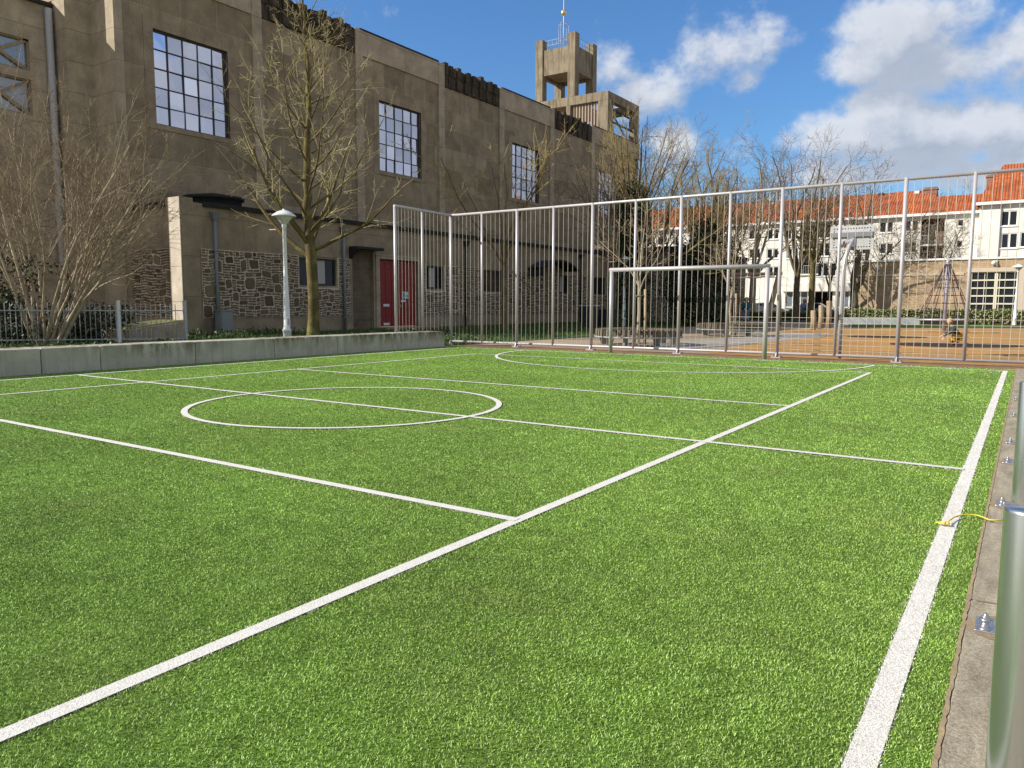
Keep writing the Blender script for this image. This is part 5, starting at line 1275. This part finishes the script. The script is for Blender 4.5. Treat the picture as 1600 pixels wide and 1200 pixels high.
# ================================================================ parked cars
def car(px, d, paint, label):
    b = dep(px, d); root = thing('parked_car', b, label, 'car', 'cars parked in front of the apartments'); L, W_ = 4.1, 1.72
    prof = [(-2.05,.38),(-2.02,.72),(-1.95,.9),(-1.5,.98),(-.95,1.42),(-.3,1.5),(.45,1.46),(1.05,1.02),(1.7,.92),(2.0,.74),(2.05,.4),(1.75,.25),(-1.8,.25)]
    def ext(poly, w, inset, mb, m=0):
        n = len(poly); A = []; B = []
        for x, z in poly:
            k = inset if z > 1.0 else 0
            A.append((b[0]+x, b[1]-w/2+k, z)); B.append((b[0]+x, b[1]+w/2-k, z))
        mb.face(A, m); mb.face(B[::-1], m)
        for i in range(n): j = (i+1) % n; mb.face([A[j], A[i], B[i], B[j]], m)
    q = MB(); ext(prof, W_, .16, q); q.build('body', paint, root, bevel=.05)
    for s_ in (-1, 1):
        for w0, w1 in (((-1.28,1.02),(-.86,1.38)), ((-.12,1.02),(.42,1.38))):
            pass
        y = b[1]+s_*(W_/2-.14)
        for poly in ([(-1.3,1.02),(-.2,1.02),(-.2,1.40),(-.88,1.36)], [(-.12,1.02),(.88,1.02),(.42,1.38),(-.12,1.41)]):
            g_ = MB(); pts = [(b[0]+x, y+s_*.012*(1 if z < 1.1 else 1), z) for x, z in poly]; g_.face(pts if s_ < 0 else pts[::-1]); g_.build('side_window', M['darkglass'], root)
        for x in (-1.28, 1.3):
            c = (b[0]+x, b[1]+s_*(W_/2-.10), .31); q = MB(); q.tube([(c[0],c[1]-.1,.31),(c[0],c[1],.31),(c[0],c[1]+.115,.31)], .31, 18); wo = q.build('wheel', M['tyre'], root)
            q = MB(); q.tube([(c[0],c[1]+s_*.116,.31),(c[0],c[1]+s_*.122,.31)], .2, 14); q.build('rim', M['steel'], wo)
        q = MB(); q.box(b[0]+1.9, b[0]+2.06, b[1]+s_*.62-.16, b[1]+s_*.62+.16, .62, .76); q.build('headlight', M['sign'], root)
        q = MB(); q.box(b[0]-2.06, b[0]-1.94, b[1]+s_*.66-.1, b[1]+s_*.66+.1, .68, .86); q.build('tail_light', M['redpaint'], root)
    g_ = MB(); g_.hexa([(b[0]+.5,b[1]-.6,1.44),(b[0]+1.02,b[1]-.68,1.06),(b[0]+1.02,b[1]+.68,1.06),(b[0]+.5,b[1]+.6,1.44)],[(b[0]+.53,b[1]-.6,1.46),(b[0]+1.05,b[1]-.68,1.08),(b[0]+1.05,b[1]+.68,1.08),(b[0]+.53,b[1]+.6,1.46)]); g_.build('windscreen', M['darkglass'], root)
car(1193,72,M['carwhite'],'white hatchback parked in front of the apartments left of the swing frame leg')
car(1268,70.5,M['carblue'],'blue grey hatchback parked behind the clipped hedge near the log posts')

# ================================================================ sky, sun, camera
SUN = np.array([-1.25,-1.13,1.0]); SUN = SUN/np.linalg.norm(SUN)
el = math.asin(SUN[2]); az = math.atan2(SUN[0], SUN[1])
w = bpy.data.worlds.new('World'); bpy.context.scene.world = w; w.use_nodes = True
nt = w.node_tree; n = NT(nt); bg = nt.nodes['Background']
sky = n('ShaderNodeTexSky', sky_type='NISHITA'); sky.sun_disc = False; sky.sun_elevation = el; sky.sun_rotation = az; sky.air_density = 1.25; sky.dust_density = .25; sky.ozone_density = 2.2
gt = bpy.data.node_groups.new('CloudDensity', 'ShaderNodeTree')
gt.interface.new_socket('Vector', in_out='INPUT', socket_type='NodeSocketVector'); gt.interface.new_socket('Density', in_out='OUTPUT', socket_type='NodeSocketFloat')
gi = gt.nodes.new('NodeGroupInput'); go = gt.nodes.new('NodeGroupOutput'); m_ = NT(gt)
v_ = gi.outputs[0]; sp3 = m_('ShaderNodeSeparateXYZ', {0: v_}); A_, E_ = sp3.outputs[0], sp3.outputs[1]
def azel(x, y):
    r = ray(x, y); return math.atan2(r[0], r[1]), math.asin(r[2]/np.linalg.norm(r))
BL = [(1150,66,72,48,.78),(1118,42,40,34,.6),(1205,58,50,36,.62),(1168,112,34,40,.6),(1395,52,62,46,1.0),(1350,92,52,34,.9),(1440,18,60,34,.85),(1445,98,90,40,.85),(1530,98,72,34,.85),(1600,92,60,50,.8),(1520,20,34,28,.55),(1440,136,50,20,.55),
      (1372,170,52,30,1.0),(1322,208,72,30,1.0),(1400,212,92,36,1.1),(1470,222,60,36,.9),(1548,205,62,36,1.05),(1600,225,70,40,1.0),(1420,258,150,26,.85),(1560,268,110,30,.9),(1280,228,40,22,.6),
      (950,112,42,48,.72),(988,150,62,38,.75),(1010,120,36,34,.45),(1050,222,52,26,.8),(1010,255,60,30,.6),(1150,236,36,26,.55),(1195,258,30,14,.4),(735,112,50,26,.25),(1250,276,200,18,.3),(1750,140,120,110,.9),(700,-160,200,50,.5),(1300,-220,260,80,.8)]
dens = None
for x, y, rx, ry, s_ in BL:
    a0, e0 = azel(x, y); ra_, re_ = rx/1188*1.3, ry/1188*1.3
    dx = m_.math('DIVIDE', m_.math('SUBTRACT', A_, a0), ra_); dy = m_.math('DIVIDE', m_.math('SUBTRACT', E_, e0), re_)
    d2 = m_.math('ADD', m_.math('MULTIPLY', dx, dx), m_.math('MULTIPLY', dy, dy))
    bl = m_.math('MULTIPLY', m_.math('POWER', 2.718, m_.math('MULTIPLY', d2, -.9)), s_)
    dens = bl if dens is None else m_.math('SMOOTH_MAX', dens, bl, .1)
# heavy unseen cloud added outside the frame, brightening fill and window reflections
gen = m_.ramp(m_.noise(v_, 2.0, 3, .5), .28, .46, 0, 1.1)
aw = m_.math('GREATER_THAN', m_.math('ABSOLUTE', m_.math('SUBTRACT', A_, -.45)), .80)
dens = m_.math('MAXIMUM', dens, m_.math('MULTIPLY', gen, aw))
wv = n  # noqa
nz = m_.noise(m_.scl(v_, (1,1.15,1)), 11., 12, .6); nz2 = m_.noise(v_, 30., 8, .6)
tot = m_.math('ADD', dens, m_.math('ADD', m_.math('MULTIPLY', m_.math('SUBTRACT', nz, .5), 1.6), m_.math('MULTIPLY', m_.math('SUBTRACT', nz2, .5), .35)))
gt.links.new(tot, go.inputs[0])
tc = n('ShaderNodeTexCoord').outputs['Generated']; s3 = n('ShaderNodeSeparateXYZ', {0: tc})
AZ_ = n.math('ARCTAN2', s3.outputs[0], s3.outputs[1]); EL_ = n.math('ARCSINE', s3.outputs[2])
def dn(da, de):
    gnode = n('ShaderNodeGroup'); gnode.node_tree = gt
    nt.links.new(n('ShaderNodeCombineXYZ', {0: n.math('ADD', AZ_, da), 1: n.math('ADD', EL_, de)}).outputs[0], gnode.inputs[0]); return gnode.outputs[0]
d0 = dn(0., 0.); d1 = dn(-.018, .030)
mask = n('ShaderNodeMapRange', {0: d0, 1: .34, 2: .80}, interpolation_type='SMOOTHSTEP').outputs[0]
lit = n.ramp(n.math('SUBTRACT', d0, d1), -.10, .38)
thick = n.ramp(d0, .5, 1.25, 1., .0)
lit = n.math('ADD', n.math('MULTIPLY', lit, .75), n.math('MULTIPLY', thick, .35), clamp=True)
CS = 1.
ccol = n.mix(lit, (3.0*CS,3.45*CS,4.3*CS), (5.9*CS,6.15*CS,6.6*CS))
mask = n.math('MULTIPLY', mask, .93)
tint = n.mix(1., sky.outputs[0], (.50,.79,1.16), 'MULTIPLY')
fin = n.mix(mask, tint, ccol)
nt.links.new(fin, bg.inputs[0]); bg.inputs[1].default_value = .092

sl = bpy.data.lights.new('sun', 'SUN'); sl.energy = 5.0; sl.angle = math.radians(.53); sl.color = (1., .95, .87)
so = bpy.data.objects.new('sun', sl); C.objects.link(so); so.rotation_euler = Vector(-SUN).to_track_quat('-Z', 'Y').to_euler()

cam = bpy.data.cameras.new('camera'); cam.sensor_width = 36; cam.lens = FPX/1600*36; cam.clip_end = 2000; cam.clip_start = .05
co = bpy.data.objects.new('camera', cam); C.objects.link(co)
co.matrix_world = Matrix(((Rv[0],-Dv[0],-Fv[0],0),(Rv[1],-Dv[1],-Fv[1],0),(Rv[2],-Dv[2],-Fv[2],H),(0,0,0,1)))
sc = bpy.context.scene; sc.camera = co
sc.view_settings.view_transform = 'Standard'; sc.view_settings.look = 'None'; sc.view_settings.exposure = .5; sc.view_settings.gamma = 1.
sc.view_settings.use_curve_mapping = False
sc.cycles.max_bounces = 8; sc.cycles.use_denoising = True
